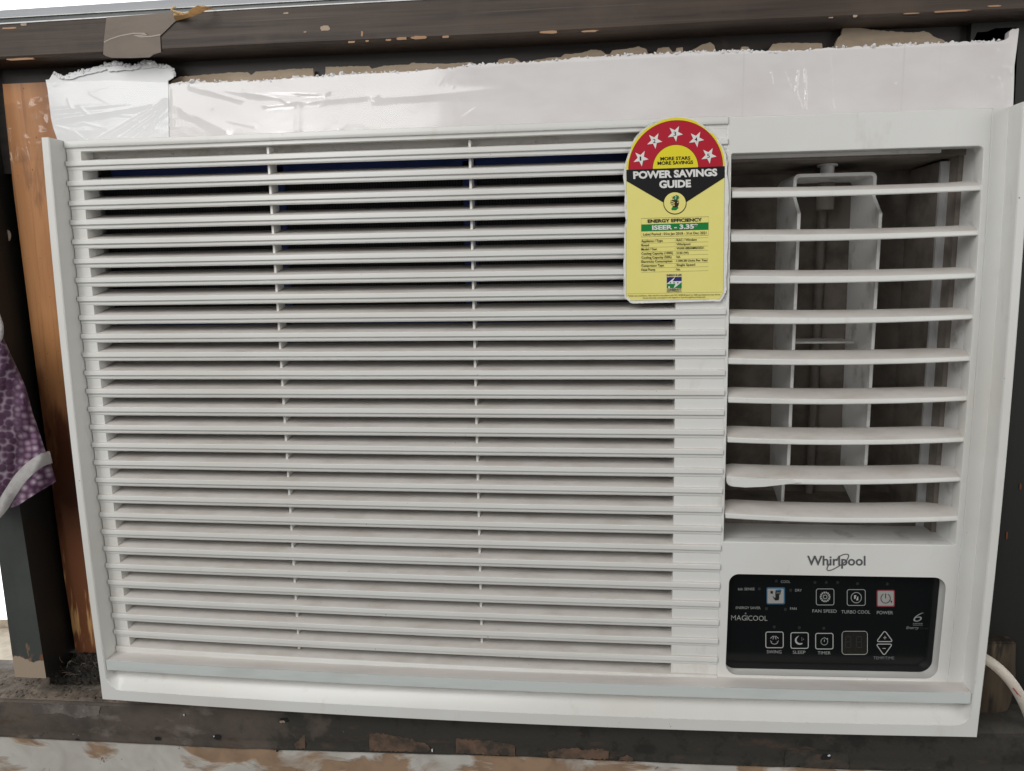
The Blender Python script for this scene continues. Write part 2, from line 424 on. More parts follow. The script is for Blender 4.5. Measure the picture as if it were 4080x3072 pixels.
def cloth_mat():
    mm = bpy.data.materials.new('purple_honeycomb_cloth')
    mm.use_nodes = True
    nt = mm.node_tree
    p = nt.nodes['Principled BSDF']; p.inputs['Roughness'].default_value = 0.85
    p.inputs['Sheen Weight'].default_value = 0.3
    uv = nt.nodes.new('ShaderNodeUVMap'); uv.uv_map = 'UVMap'
    vo = nt.nodes.new('ShaderNodeTexVoronoi'); vo.feature = 'F1'; vo.inputs['Scale'].default_value = 1.0
    vo.inputs['Randomness'].default_value = 0.5
    r = nt.nodes.new('ShaderNodeValToRGB')
    e = r.color_ramp.elements
    e[0].position = 0.10; e[0].color = (0.74, 0.63, 0.71, 1)
    e[1].position = 0.62; e[1].color = (0.15, 0.065, 0.14, 1)
    k = e.new(0.38); k.color = (0.40, 0.25, 0.375, 1)
    nz = nt.nodes.new('ShaderNodeTexNoise'); nz.inputs['Scale'].default_value = 0.22; nz.inputs['Detail'].default_value = 3
    sx = nt.nodes.new('ShaderNodeSeparateXYZ')
    mr = nt.nodes.new('ShaderNodeMapRange'); mr.inputs['From Min'].default_value = 2.2; mr.inputs['From Max'].default_value = 3.6
    mx = nt.nodes.new('ShaderNodeMix'); mx.data_type = 'RGBA'
    r2 = nt.nodes.new('ShaderNodeValToRGB')
    r2.color_ramp.elements[0].position = 0.5; r2.color_ramp.elements[0].color = (0.115, 0.045, 0.10, 1)
    r2.color_ramp.elements[1].position = 0.78; r2.color_ramp.elements[1].color = (0.47, 0.37, 0.46, 1)
    ad = nt.nodes.new('ShaderNodeMath'); ad.operation = 'ADD'
    nt.links.new(uv.outputs[0], vo.inputs['Vector']); nt.links.new(uv.outputs[0], nz.inputs['Vector'])
    nt.links.new(vo.outputs['Distance'], r.inputs['Fac']); nt.links.new(vo.outputs['Distance'], r2.inputs['Fac'])
    nt.links.new(uv.outputs[0], sx.inputs[0])
    nt.links.new(sx.outputs['X'], ad.inputs[0]); nt.links.new(nz.outputs['Fac'], ad.inputs[1])
    nt.links.new(ad.outputs[0], mr.inputs['Value'])
    nt.links.new(mr.outputs['Result'], mx.inputs['Factor'])
    nt.links.new(r2.outputs['Color'], mx.inputs['A']); nt.links.new(r.outputs['Color'], mx.inputs['B'])
    nt.links.new(mx.outputs['Result'], p.inputs['Base Color'])
    bp = nt.nodes.new('ShaderNodeBump'); bp.inputs['Strength'].default_value = 0.8; bp.inputs['Distance'].default_value = 0.002; bp.invert = True
    nt.links.new(vo.outputs['Distance'], bp.inputs['Height']); nt.links.new(bp.outputs['Normal'], p.inputs['Normal'])
    return mm
M['cloth'] = cloth_mat()

def wall_mat():
    """whitewash peeled off in blocky patches from orange-brown plaster"""
    mm = bpy.data.materials.new('peeling_whitewash')
    mm.use_nodes = True
    nt = mm.node_tree
    N = nt.nodes.new
    p = nt.nodes['Principled BSDF']; p.inputs['Roughness'].default_value = 0.8
    g = N('ShaderNodeNewGeometry')
    def noise_(sc, det, loc=(0, 0, 0)):
        mp = N('ShaderNodeMapping'); mp.inputs['Scale'].default_value = sc; mp.inputs['Location'].default_value = loc
        n = N('ShaderNodeTexNoise'); n.inputs['Scale'].default_value = 1; n.inputs['Detail'].default_value = det; n.inputs['Distortion'].default_value = 0.6
        nt.links.new(g.outputs['Position'], mp.inputs['Vector']); nt.links.new(mp.outputs['Vector'], n.inputs['Vector'])
        return n.outputs['Fac']
    def mrange(v, a, b):
        r = N('ShaderNodeMapRange'); r.inputs['From Min'].default_value = a; r.inputs['From Max'].default_value = b
        nt.links.new(v, r.inputs['Value']); return r.outputs['Result']
    def mix(f, a, b):
        x = N('ShaderNodeMix'); x.data_type = 'RGBA'
        nt.links.new(f, x.inputs['Factor'])
        for s, c in (('A', a), ('B', b)):
            if isinstance(c, tuple): x.inputs[s].default_value = (*c, 1)
            else: nt.links.new(c, x.inputs[s])
        return x.outputs['Result']
    white = mix(mrange(noise_(U3(40), 5), 0.35, 0.7), (0.62, 0.595, 0.55), (0.47, 0.445, 0.40))
    brown = mix(mrange(noise_(U3(55), 5, (3, 1, 2)), 0.4, 0.7), (0.37, 0.25, 0.16), (0.28, 0.18, 0.115))
    m1 = noise_((22, 22, 40), 5, (1.7, 0, 0.4))
    sx = N('ShaderNodeSeparateXYZ'); nt.links.new(g.outputs['Position'], sx.inputs[0])
    side = mrange(sx.outputs['X'], -0.26, -0.08)
    ad = N('ShaderNodeMath'); ad.operation = 'MULTIPLY_ADD'
    nt.links.new(side, ad.inputs[0]); ad.inputs[1].default_value = 0.095; nt.links.new(m1, ad.inputs[2])
    f = mrange(ad.outputs[0], 0.56, 0.65)
    c = mix(f, white, brown)
    spots = mrange(noise_(U3(160), 3, (5, 5, 5)), 0.70, 0.78)
    c = mix(spots, c, (0.13, 0.10, 0.075))
    nt.links.new(c, p.inputs['Base Color'])
    bp = N('ShaderNodeBump'); bp.inputs['Strength'].default_value = 0.6; bp.inputs['Distance'].default_value = 0.001; bp.invert = True
    nt.links.new(f, bp.inputs['Height']); nt.links.new(bp.outputs['Normal'], p.inputs['Normal'])
    return mm
M['wall'] = wall_mat()

def emission_mat(name, col, s):
    mm = bpy.data.materials.new(name); mm.use_nodes = True
    nt = mm.node_tree; nt.nodes.remove(nt.nodes['Principled BSDF'])
    e = nt.nodes.new('ShaderNodeEmission'); e.inputs[0].default_value = (*col, 1); e.inputs[1].default_value = s
    nt.links.new(e.outputs[0], nt.nodes['Material Output'].inputs['Surface'])
    return mm
M['sky'] = emission_mat('overcast_sky', (0.95, 0.98, 1.0), 2.2)

# ================================================================== SETTING
bm = bmesh.new()
vs = [bm.verts.new(p) for p in ((-8, 1.6, -3), (8, 1.6, -3), (8, 1.6, 6), (-8, 1.6, 6))]
bm.faces.new(vs)
tag(obj('sky', bm, M['sky']), kind='structure')

Y_RAIL, Y_REB, Y_BAT, Y_SILL = 0.030, 0.056, 0.052, 0.020

# wall below the sill
bm = bmesh.new()
zt = at(0, 2935, Y_SILL).z - 0.004
box(bm, -0.75, 0.75, 0.0225, 0.16, -0.60, -0.2435)
tag(obj('wall', bm, M['wall']), kind='structure')

# ledge and rubble strip outside the window, seen past the mullion
bm = bmesh.new()
a = at(30, 2470, 0.16); b = at(30, 2546, 0.16)
box(bm, -0.75, -0.395, 0.16, 0.161, b.z - 0.03, a.z)
c0 = at(30, 2648, 0.09); c1 = at(30, 2590, 0.10)
box(bm, -0.75, -0.395, 0.09, 0.158, b.z - 0.04, c0.z)
tag(obj('ledge', bm, M['ledge_out']), kind='structure')
bm = bmesh.new()
for y0, y1, yy in ((2548, 2566, 0.15), (2592, 2622, 0.14)):
    t0 = at(30, y0, yy).z; t1 = at(30, y1, yy).z
    box(bm, -0.75, -0.395, yy, yy + 0.002, t1, t0)
tag(obj('ledge_track', bm, M['track_dark']), kind='structure')

# ================================================================== WINDOW FRAME
frame = empty('window_frame', (0, Y_RAIL, -0.25), 'dark painted wooden window frame with chipped edges around the air conditioner', 'window frame')

def part(name, bm, mats, parent, **k):
    o = obj(name, bm, mats, None, **k)
    if parent.type == 'EMPTY':
        set_parent_keep(o, parent)
    else:
        o.parent = parent
    return o

# top rail: face, rounded nose, underside, set-back lower face
def px_line(pts, Y):
    P = [at(x, y, Y) for x, y in pts]
    return P
top_e = px_line([(-400, 118), (0, 95), (1020, 33), (2040, -22), (3060, -72), (4080, -112), (4500, -128)], Y_RAIL)
bot_e = px_line([(-400, 256), (0, 237), (1020, 187), (2040, 142), (3060, 86), (4080, 44), (4500, 26)], Y_RAIL)
bm = bmesh.new()
rings = []
for t, b in zip(top_e, bot_e):
    x = t.x
    rings.append([(x, Y_RAIL + 0.02, t.z), (x, Y_RAIL, t.z), (x, Y_RAIL, (t.z + b.z) / 2), (x, Y_RAIL, b.z + 0.002), (x, Y_RAIL + 0.0012, b.z + 0.0004),
                  (x, Y_RAIL + 0.004, b.z - 0.0004), (x, Y_REB, b.z - 0.0004), (x, Y_REB + 0.012, b.z + 0.004)])
loft(bm, rings)
rail = part('top_rail', bm, M['rail'], frame)
bm = bmesh.new()
box(bm, -0.75, 0.75, Y_REB, Y_REB + 0.03, 0.20, bot_e[3].z + 0.003)
part('rail_rebate', bm, M['rail_low'], frame)

# paint chips along the rail
def blob(cx, cy, w, h, n=14, rag=0.35, slope=-0.045):
    pts = []
    for i in range(n):
        a = 2 * math.pi * i / n
        r = 1 - rag * random.random()
        ex = math.copysign(abs(math.cos(a)) ** 0.6, math.cos(a)); ey = math.copysign(abs(math.sin(a)) ** 0.6, math.sin(a))
        x = ex * w / 2 * r; y = ey * h / 2 * r
        pts.append((cx + x, cy + y + slope * x))
    return pts
chips = [(85, 235, 125, 11), (95, 97, 30, 12), (40, 112, 70, 9), (1296, 112, 44, 26), (1215, 127, 14, 8), (1140, 52, 26, 8), (1442, 135, 10, 26),
         (1400, 167, 32, 10), (1462, 163, 16, 8), (1547, 159, 26, 9), (1602, 153, 46, 13), (1668, 149, 72, 15), (1775, 147, 34, 11),
         (2186, 128, 82, 13), (2352, 124, 74, 9), (3325, 73, 1, 1), (3630, 53, 74, 6), (3790, 44, 190, 9), (3965, 24, 66, 8), (3407, 64, 22, 11), (3310, 70, 22, 6)]
for cx, cy, w, h in chips:
    if w < 3: continue
    bm = bmesh.new()
    slab(bm, blob(cx, cy, w, h), Y_RAIL - 0.0003, 0.0002)
    part('paint_chip', bm, M['bare'] if 1380 < cx < 2400 or cx > 3500 or cx < 90 else M['bare_pale'], rail)

# aluminium track above the rail
def strip_px(name, top, bot, Y, th, mat_, parent):
    bm = bmesh.new()
    rings = []
    for (x0, y0), (x1, y1) in zip(top, bot):
        t = at(x0, y0, Y); b = at(x1, y1, Y)
        rings.append([(t.x, Y, t.z), (t.x, Y, b.z), (t.x, Y + th, b.z), (t.x, Y + th, t.z)])
    loft(bm, rings)
    return part(name, bm, mat_, parent)
strip_px('track_channel', [(-400, 92), (0, 70), (1020, 12), (2200, -50), (4400, -150)], [(-400, 116), (0, 94), (1020, 33), (2200, -30), (4400, -124)], Y_RAIL + 0.002, 0.03, M['track_dark'], frame)
strip_px('track_edge', [(-400, 113), (0, 91.5), (1020, 30), (2200, -34), (4400, -130)], [(-400, 118), (0, 96.5), (1020, 34.5), (2200, -29), (4400, -125)], Y_RAIL - 0.0006, 0.002, M['white_edge'], frame)
strip_px('track_edge', [(-400, 91), (0, 69.5), (1020, 11), (2200, -52), (4400, -150)], [(-400, 94), (0, 72.5), (1020, 14), (2200, -49), (4400, -147)], Y_RAIL + 0.0006, 0.002, M['white_edge'], frame)
strip_px('track_face', [(-400, 66), (0, 41), (640, 0), (2200, -95), (4400, -220)], [(-400, 91), (0, 69), (640, 33), (2200, -52), (4400, -150)], Y_RAIL + 0.004, 0.03, M['alu'], frame)

# left mullion
def line_x(p, q, y):
    return p[0] + (q[0] - p[0]) * (y - p[1]) / (q[1] - p[1])
bm = bmesh.new()
ys = [-150, 300, 800, 1300, 1800, 2300, 2560, 2700]
fr = []
rings = []
for y in ys:
    xr = line_x((78, 2015), (184, 2700), y)
    xl = line_x((0, 2258), (62, 2706), y)
    l = at(xl, y, Y_SILL); r = at(xr, y, Y_SILL)
    z = (l.z + r.z) / 2
    lx, rx = l.x, r.x
    rings.append([(lx, Y_SILL, z), (rx, Y_SILL, z), (rx, Y_BAT + 0.02, z), (lx, Y_BAT + 0.02, z)])
fs = loft(bm, rings)
for f in fs:
    f.normal_update()
    if abs(f.normal.x) > 0.7: f.material_index = 1  # mullion sides in black: their shade is painted into the colour
mull = part('mullion', bm, [M['grey_paint'], M['black_wood_side_shade']], frame)
# black inner stile face between mullion and batten
bm = bmesh.new()
rings = []
for y in [200] + ys[1:]:
    x1 = line_x((10, 350), (303, 2600), y) + 30
    l = at(x1 - 230, y, Y_BAT + 0.010); r = at(x1, y, Y_BAT + 0.010)
    rings.append([(l.x, l.y, l.z), (r.x, r.y, r.z), (r.x, r.y + 0.02, r.z), (l.x, l.y + 0.02, l.z)])
loft(bm, rings)
part('inner_stile', bm, M['black_wood_side_shade'], frame)

# right stile
bm = bmesh.new()
box(bm, 0.312, 0.42, 0.050, 0.12, -0.26, 0.30)
part('right_stile', bm, M['black_wood_side_shade'], frame)
for cx, cy, w, h in ((4012, 2133, 8, 34), (4066, 1940, 10, 30)):
    bm = bmesh.new()
    slab(bm, blob(cx, cy, w, h), 0.0495, 0.0003)
    part('paint_chip', bm, M['batten_stain'], frame)

# sill: top, rounded front
ft = px_line([(-500, 2770), (0, 2788), (412, 2804), (1300, 2842), (2300, 2880), (3300, 2905), (4080, 2915), (4600, 2918)], Y_SILL)
fb = px_line([(-500, 2913), (0, 2940), (907, 2985), (1360, 2999), (2055, 3018), (2720, 3047), (3396, 3071), (4600, 3100)], Y_SILL)
bm = bmesh.new()
rings = []
N = 60
xs = np.linspace(-0.5, 0.5, N)
fts = np.interp(xs, [p.x for p in ft], [p.z for p in ft]); fbs = np.interp(xs, [p.x for p in fb], [p.z for p in fb])
for x, zt_, zb_ in zip(xs, fts, fbs):
    j = 0.0006 * noise.noise((x * 60, 0, 0)); k = 0.0008 * noise.noise((x * 45, 5, 0))
    rings.append([(x, 0.075, zt_ + 0.004), (x, Y_SILL + 0.010, zt_ + 0.0016 + j), (x, Y_SILL + 0.003, zt_ + 0.0003 + j), (x, Y_SILL + 0.0004, zt_ - 0.002 + j), (x, Y_SILL, zt_ - 0.010),
                  (x, Y_SILL, zb_ + 0.009), (x, Y_SILL + 0.0012, zb_ + 0.006 + k), (x, Y_SILL + 0.0004, zb_ + 0.003 + k), (x, Y_SILL + 0.0012, zb_ + k), (x, 0.075, zb_ + k)])
fs = loft(bm, rings)
for f in fs:
    c = f.calc_center_median()
    if c.x > -0.19 + 0.03 * noise.noise((c.z * 90, c.x * 20, 0)): f.material_index = 1
sill = part('sill', bm, [M['sill'], M['sill_dark']], frame, smooth=True)
# patches of worn paint on the sill face (outlines read off the photograph)
def sillpatch(pts, mm):
    bm = bmesh.new(); slab(bm, jag(pts + [pts[0]], 8, 3.2, len(pts))[:-1], Y_SILL - 0.0004, 0.0003); part('worn_patch', bm, mm, sill)
sillpatch([(1471, 2927), (1500, 2922), (1560, 2930), (1640, 2944), (1660, 2958), (1700, 2965), (1722, 2990), (1700, 2996), (1560, 2994), (1471, 2990)], M['bare_d'] if 'bare_d' in M else M.setdefault('bare_d', mat('brown_worn_paint', (0.16, 0.098, 0.066), 0.7, vary=[(U3(60), 6, (0.052, 0.043, 0.034), 0.42, 0.60), (U3(150), 5, (0.25, 0.15, 0.09), 0.60, 0.76)])))
sillpatch([(1817, 2945), (1900, 2950), (2000, 2958), (2050, 2970), (2052, 3010), (1960, 3008), (1818, 3000)], M['bare_d'])
sillpatch([(2185, 2996), (2210, 2988), (2290, 2980), (2330, 2990), (2400, 2985), (2425, 2996), (2425, 3024), (2300, 3024), (2185, 3018)], M['bare_d'])
sillpatch([(2470, 3016), (2500, 3008), (2524, 3026), (2518, 3036), (2466, 3030)], M['bare_d'])
sillpatch([(1172, 2968), (1214, 2926), (1216, 2984), (1180, 2984)], M['bare_d'])
sillpatch([(3130, 2994), (3220, 2986), (3380, 3000), (3384, 3060), (3260, 3062), (3126, 3050)], M['sill'])
sillpatch([(130, 2808), (280, 2806), (400, 2814), (392, 2850), (300, 2862), (240, 2840), (140, 2850)], M.setdefault('sill_pale', mat('pale_worn_sill', (0.20, 0.175, 0.155), 0.6, vary=[(U3(60), 6, (0.11, 0.094, 0.082), 0.42, 0.6), (U3(140), 4, (0.34, 0.31, 0.28), 0.62, 0.8)])))
for cx, cy, w, h in ((1130, 2870, 36, 22), (866, 2938, 34, 22), (626, 2942, 26, 18), (1105, 2992, 12, 10), (306, 2946, 14, 8), (3290, 3016, 46, 26)):
    bm = bmesh.new(); slab(bm, blob(cx, cy, w, h), Y_SILL - 0.0009, 0.0002)
    part('nail_hole', bm, M['dark_in'], sill)
for cx, cy, w, h in ((1124, 2876, 26, 10), (852, 2934, 6, 7), (732, 2849, 8, 9), (1722, 2990, 7, 14), (3303, 3011, 12, 9)):
    bm = bmesh.new(); slab(bm, blob(cx, cy, w, h), Y_SILL - 0.0012, 0.0002)
    part('paint_fleck', bm, M['bare_pale'] if w > 20 else M['white_edge'], sill)

# dirt: a thin crust with crumbs lying along the sill
bm = bmesh.new()
nu, nv = 90, 16; G = []
for i in range(nu + 1):
    x = -0.47 + (0.17) * i / nu; row = []
    z0 = float(np.interp(x, xs, fts))
    for j in range(nv + 1):
        y = Y_SILL + 0.0016 + 0.036 * j / nv
        hgt = 0.0012 + 0.0022 * max(0, noise.noise((x * 70, y * 110, 1))) + 0.0012 * noise.noise((x * 260, y * 300, 4)) + 0.0018 * (j / nv) ** 2
        if j == 0: hgt = 0.0002
        row.append(bm.verts.new((x, y + 0.0012 * noise.noise((x * 90, 3, 3)) * (1 if j < 3 else 0), z0 + hgt + (y - Y_SILL) * 0.05)))
    G.append(row)
for i in range(nu):
    for j in range(nv): bm.faces.new((G[i][j], G[i + 1][j], G[i + 1][j + 1], G[i][j + 1]))
for i in range(170):
    x = random.uniform(-0.46, -0.315); y = Y_SILL + random.uniform(0.002, 0.03)
    s = random.uniform(0.0003, 0.0010)
    z = float(np.interp(x, xs, fts)) + 0.0022 + (y - Y_SILL) * 0.07
    mt = Matrix.Translation((x, y, z)) @ Matrix.Rotation(random.random() * 6, 4, 'Z') @ Matrix.Diagonal((s * random.uniform(0.7, 2.6), s, s * random.uniform(0.3, 0.9), 1))
    bmesh.ops.create_icosphere(bm, subdivisions=1, radius=1, matrix=mt)
o = obj('dirt', bm, M['dirt'], smooth=True, recalc=False); tag(o, 'crust of dirt and old plaster lying along the sill', kind='stuff')
# matted dark debris under the batten
bm = bmesh.new()
nu, nv = 46, 26; G = []
for i in range(nu + 1):
    row = []
    for j in range(nv + 1):
        px = 196 + 230 * i / nu; py = 2600 + 128 * j / nv
        t = j / nv
        yy = 0.0505 - 0.012 * t
        p = at(px, py, yy)
        d = 0.0035 * noise.noise((px * 0.03, py * 0.04, 2)) + 0.0022 * noise.noise((px * 0.09, py * 0.10, 7)) + 0.0012 * noise.noise((px * 0.22, py * 0.24, 9))
        if j == 0: d = 0.004 * noise.noise((px * 0.06, 0, 1))
        row.append(bm.verts.new((p.x, p.y - d, p.z + 0.8 * d)))
    G.append(row)
for i in range(nu):
    for j in range(nv): bm.faces.new((G[i][j], G[i + 1][j], G[i + 1][j + 1], G[i][j + 1]))
o = obj('debris', bm, M['debris'], smooth=False, recalc=False); tag(o, 'matted dark debris heaped below the orange batten', kind='stuff')
bm = bmesh.new()
for i in range(34):
    px = random.uniform(215, 395); py = random.uniform(2630, 2745)
    p = at(px, py, 0.036 + 0.012 * random.random()); a = random.uniform(0, 3.14); L = random.uniform(0.002, 0.008)
    q = p + Vector((math.cos(a) * L, random.uniform(-0.002, 0.001), math.sin(a) * L * 0.8)); mid = (p + q) / 2 + Vector((0, -0.001, 0.0012))
    tube_pts = [p, mid, q]
    rings = [[c + Vector((math.cos(k * 2.09) * 0.00022, 0, math.sin(k * 2.09) * 0.00022)) for k in range(3)] for c in tube_pts]
    loft(bm, rings)
o = obj('straw', bm, M['dirt']); tag(o, 'short bits of straw caught in the debris', kind='stuff')

# ================================================================== BATTEN, BLOCK, CABLE
bm = bmesh.new()
rings = []
for y in (335, 420, 768, 1150, 1536, 1900, 2304, 2500, 2604):
    xl = float(np.interp(y, [345, 768, 1536, 2304, 2600], [10, 55, 152, 256, 303]))
    l = at(xl, y, Y_BAT); r = l + Vector((0.060, 0, 0))
    z = l.z
    rings.append([(l.x, Y_BAT, z), (r.x, Y_BAT, z), (r.x, Y_BAT + 0.012, z), (l.x, Y_BAT + 0.012, z)])
loft(bm, rings)
batten = tag(obj('wooden_batten', bm, M['batten']), 'orange brown wooden batten standing between the frame and the air conditioner', 'batten')
bm = bmesh.new(); slab(bm, ell(27, 940, 16, 24, 14), Y_SILL + 0.0300, 0.0006)
o = obj('paint_drip', bm, M['bare_pale']); set_parent_keep(o, frame)

bm = bmesh.new()
slab(bm, [(3860, 2560), (4052, 2560), (4046, 2700), (4032, 2800), (4018, 2836), (3970, 2846), (3900, 2848), (3868, 2838)], 0.040, 0.03)
bmesh.ops.bevel(bm, geom=bm.edges[:], offset=0.0012, segments=2, affect='EDGES')
tag(obj('wood_block', bm, M['block']), 'rough brown wood block wedged on the sill behind the white cable', 'wood block')

def tube(bm, pts, rad, n=12, mi=0):
    P = [Vector(p) for p in pts]
    rings = []
    for i, p in enumerate(P):
        t = (P[min(i + 1, len(P) - 1)] - P[max(i - 1, 0)]).normalized()
        a = t.cross(Vector((0, 1, 0))).normalized(); b = t.cross(a)
        rr = rad[i] if isinstance(rad, (list, tuple)) else rad
        rings.append([p + (a * math.cos(2 * math.pi * k / n) + b * math.sin(2 * math.pi * k / n)) * rr for k in range(n)])
    loft(bm, rings, mi=mi)

def smooth_path(pts, n=6):
    out = []
    for i in range(len(pts) - 1):
        p0 = pts[max(i - 1, 0)]; p1 = pts[i]; p2 = pts[i + 1]; p3 = pts[min(i + 2, len(pts) - 1)]
        for k in range(n):
            t = k / n
            out.append(0.5 * ((2 * p1) + (p2 - p0) * t + (2 * p0 - 5 * p1 + 4 * p2 - p3) * t * t + (3 * p1 - p0 - 3 * p2 + p3) * t ** 3))
    out.append(pts[-1])
    return out
bm = bmesh.new()
cp = [at(3860, 2592, 0.030), at(3920, 2622, 0.026), at(3970, 2656, 0.022), at(4020, 2706, 0.020), at(4062, 2768, 0.020), at(4100, 2850, 0.022), at(4130, 2950, 0.026)]
tube(bm, smooth_path(cp), 0.0037, 16)
cable = tag(obj('power_cable', bm, M['cable'], smooth=True), 'stained white power cable coming out beside the lower right corner', 'cable')
for pts in ([(4034, 2742), (4040, 2742), (4060, 2768), (4052, 2766)], [(4058, 2764), (4064, 2770), (4070, 2778), (4064, 2774)]):
    bm = bmesh.new(); slab(bm, pts, 0.0151, 0.0004); obj('red_mark', bm, M['red_print'], cable)

# ================================================================== FOAM BOARDS, CARDBOARD, TAPE
Y_FOAM, Y_FOAM2, Y_CARD = 0.040, 0.0432, 0.0500
def beads(bm, line, Y0, Y1, n, s0, s1, seed):
    rnd = random.Random(seed)
    segs = list(zip(line, line[1:])); Ls = [math.hypot(b[0] - a[0], b[1] - a[1]) for a, b in segs]; T = sum(Ls)
    for i in range(n):
        d = rnd.random() * T; k = 0
        while d > Ls[k] and k < len(Ls) - 1: d -= Ls[k]; k += 1
        a, b = segs[k]; t = d / Ls[k]
        p = at(a[0] + (b[0] - a[0]) * t, a[1] + (b[1] - a[1]) * t + rnd.uniform(-4, 5), rnd.uniform(Y0, Y1))
        s = rnd.uniform(s0, s1) * (2.0 if rnd.random() < 0.06 else 1)
        mt = Matrix.Translation(p) @ Matrix.Rotation(rnd.random() * 6, 4, (rnd.random(), rnd.random(), 1)) @ Matrix.Diagonal((s * rnd.uniform(0.8, 1.9), s, s * rnd.uniform(0.7, 1.4), 1))
        bmesh.ops.create_icosphere(bm, subdivisions=1, radius=1, matrix=mt)

# small board at the left, in front of the long one
ltop = [(182, 318), (196, 316), (217, 284), (236, 298), (254, 303), (300, 288), (340, 279), (378, 268), (424, 256), (461, 246), (500, 256), (530, 263), (556, 250), (576, 240), (613, 245), (627, 258), (660, 260), (678, 264), (690, 280), (696, 295)]
bm = bmesh.new()
outline = jag(ltop, 14, 2.5, 3) + [(690, 310), (669, 322), (671, 400), (673, 640), (240, 640), (226, 549), (212, 510), (203, 470), (199, 430), (194, 397), (190, 360)]
slab(bm, outline, Y_FOAM + 0.0024, 0.0007)
fb1 = tag(obj('foam_board', bm, M['foam']), 'short white foam board wrapped in clear tape at the top left corner', 'foam board')
bm = bmesh.new(); beads(bm, [(p[0], p[1] + 5) for p in ltop[2:]], Y_FOAM + 0.0014, Y_FOAM + 0.004, 260, 0.0004, 0.0012, 4)
o = obj('torn_edge', bm, M['foam'], fb1, smooth=True); o['kind'] = 'stuff'
# peeled flaps of torn foam along its top
for fl, yy in (([(256, 316), (275, 294), (330, 284), (372, 270), (420, 264), (440, 272), (400, 284), (330, 300), (290, 314)], 0.0004), ([(424, 268), (470, 262), (520, 268), (530, 262), (560, 266), (540, 276), (470, 282), (430, 284)], 0.0008),
               ([(562, 272), (576, 243), (608, 246), (626, 264), (600, 272)], 0.0004)):
    bm = bmesh.new(); slab(bm, jag(fl + [fl[0]], 9, 2.2, 11)[:-1], Y_FOAM + 0.0017 - yy, 0.0006)
    obj('torn_flap', bm, M['foam'], fb1)

# long board
ctop = [(655, 334), (700, 330), (790, 324), (900, 326), (1020, 322), (1120, 313), (1240, 303), (1300, 300), (1440, 291), (1560, 289), (1700, 277), (1800, 272), (1900, 256), (2040, 252), (2180, 243), (2300, 230), (2460, 222), (2560, 217), (2700, 212), (2830, 205), (2950, 200), (3060, 204), (3190, 204), (3320, 190), (3450, 186), (3600, 178), (3780, 170), (3900, 166), (3990, 160), (4020, 152), (4024, 122), (4058, 112)]
bm = bmesh.new()
outline = jag(ctop, 11, 4.0, 5) + [(4060, 116), (4050, 200), (4042, 260), (4040, 340), (4037, 420), (4034, 520), (655, 640)]
slab(bm, outline, Y_FOAM2, 0.005)
fb2 = tag(obj('foam_board', bm, M['foam_long']), 'long papered white foam board filling the gap above the air conditioner', 'foam board')
bm = bmesh.new(); beads(bm, ctop[:-3], Y_FOAM2 - 0.0005, Y_FOAM2 + 0.004, 300, 0.0004, 0.0010, 6)
o = obj('torn_edge', bm, M['foam'], fb2, smooth=True); o['kind'] = 'stuff'

# brown cardboard behind it
cards = [(655, 350), (690, 318), (720, 305), (790, 300), (850, 294), (930, 288), (985, 288), (1000, 298), (1020, 286), (1110, 280), (1180, 274), (1247, 273), (1250, 306), (1296, 302),
         (1297, 266), (1390, 264), (1470, 263), (1482, 274), (1530, 262), (1630, 256), (1640, 250), (1780, 255), (1880, 246), (1893, 262), (1980, 262), (1986, 238), (2030, 230), (2062, 236), (2080, 252),
         (2105, 245), (2190, 230), (2235, 228), (2250, 216), (2300, 213), (2320, 210), (2355, 198), (2395, 200), (2412, 216), (2430, 218), (2440, 200), (2500, 193), (2545, 185), (2576, 196), (2582, 214), (2612, 214),
         (2622, 192), (2664, 187), (2680, 206), (2692, 206), (2696, 190), (2720, 187), (2722, 206), (2750, 204), (2780, 188), (2800, 176), (2830, 168), (2846, 180), (2852, 202), (2950, 198), (2956, 186), (2980, 185), (2990, 200), (3060, 210),
         (3066, 192), (3080, 176), (3110, 170), (3200, 172), (3276, 172), (3278, 196), (3325, 196), (3330, 170), (3340, 150), (3352, 138), (3358, 112), (3430, 112), (3470, 118), (3540, 124), (3640, 130), (3680, 124), (3700, 128), (3720, 146), (3760, 160), (3775, 172), (3870, 176),
         (3884, 150), (3892, 128), (3930, 126), (3970, 112), (4052, 108), (4054, 200), (4040, 470), (655, 600)]
bm = bmesh.new()
slab(bm, jag(cards, 9, 1.6, 8), Y_CARD, 0.003)
tag(obj('cardboard_sheet', bm, M['card']), 'torn brown cardboard sheet showing above the long foam board', 'cardboard')

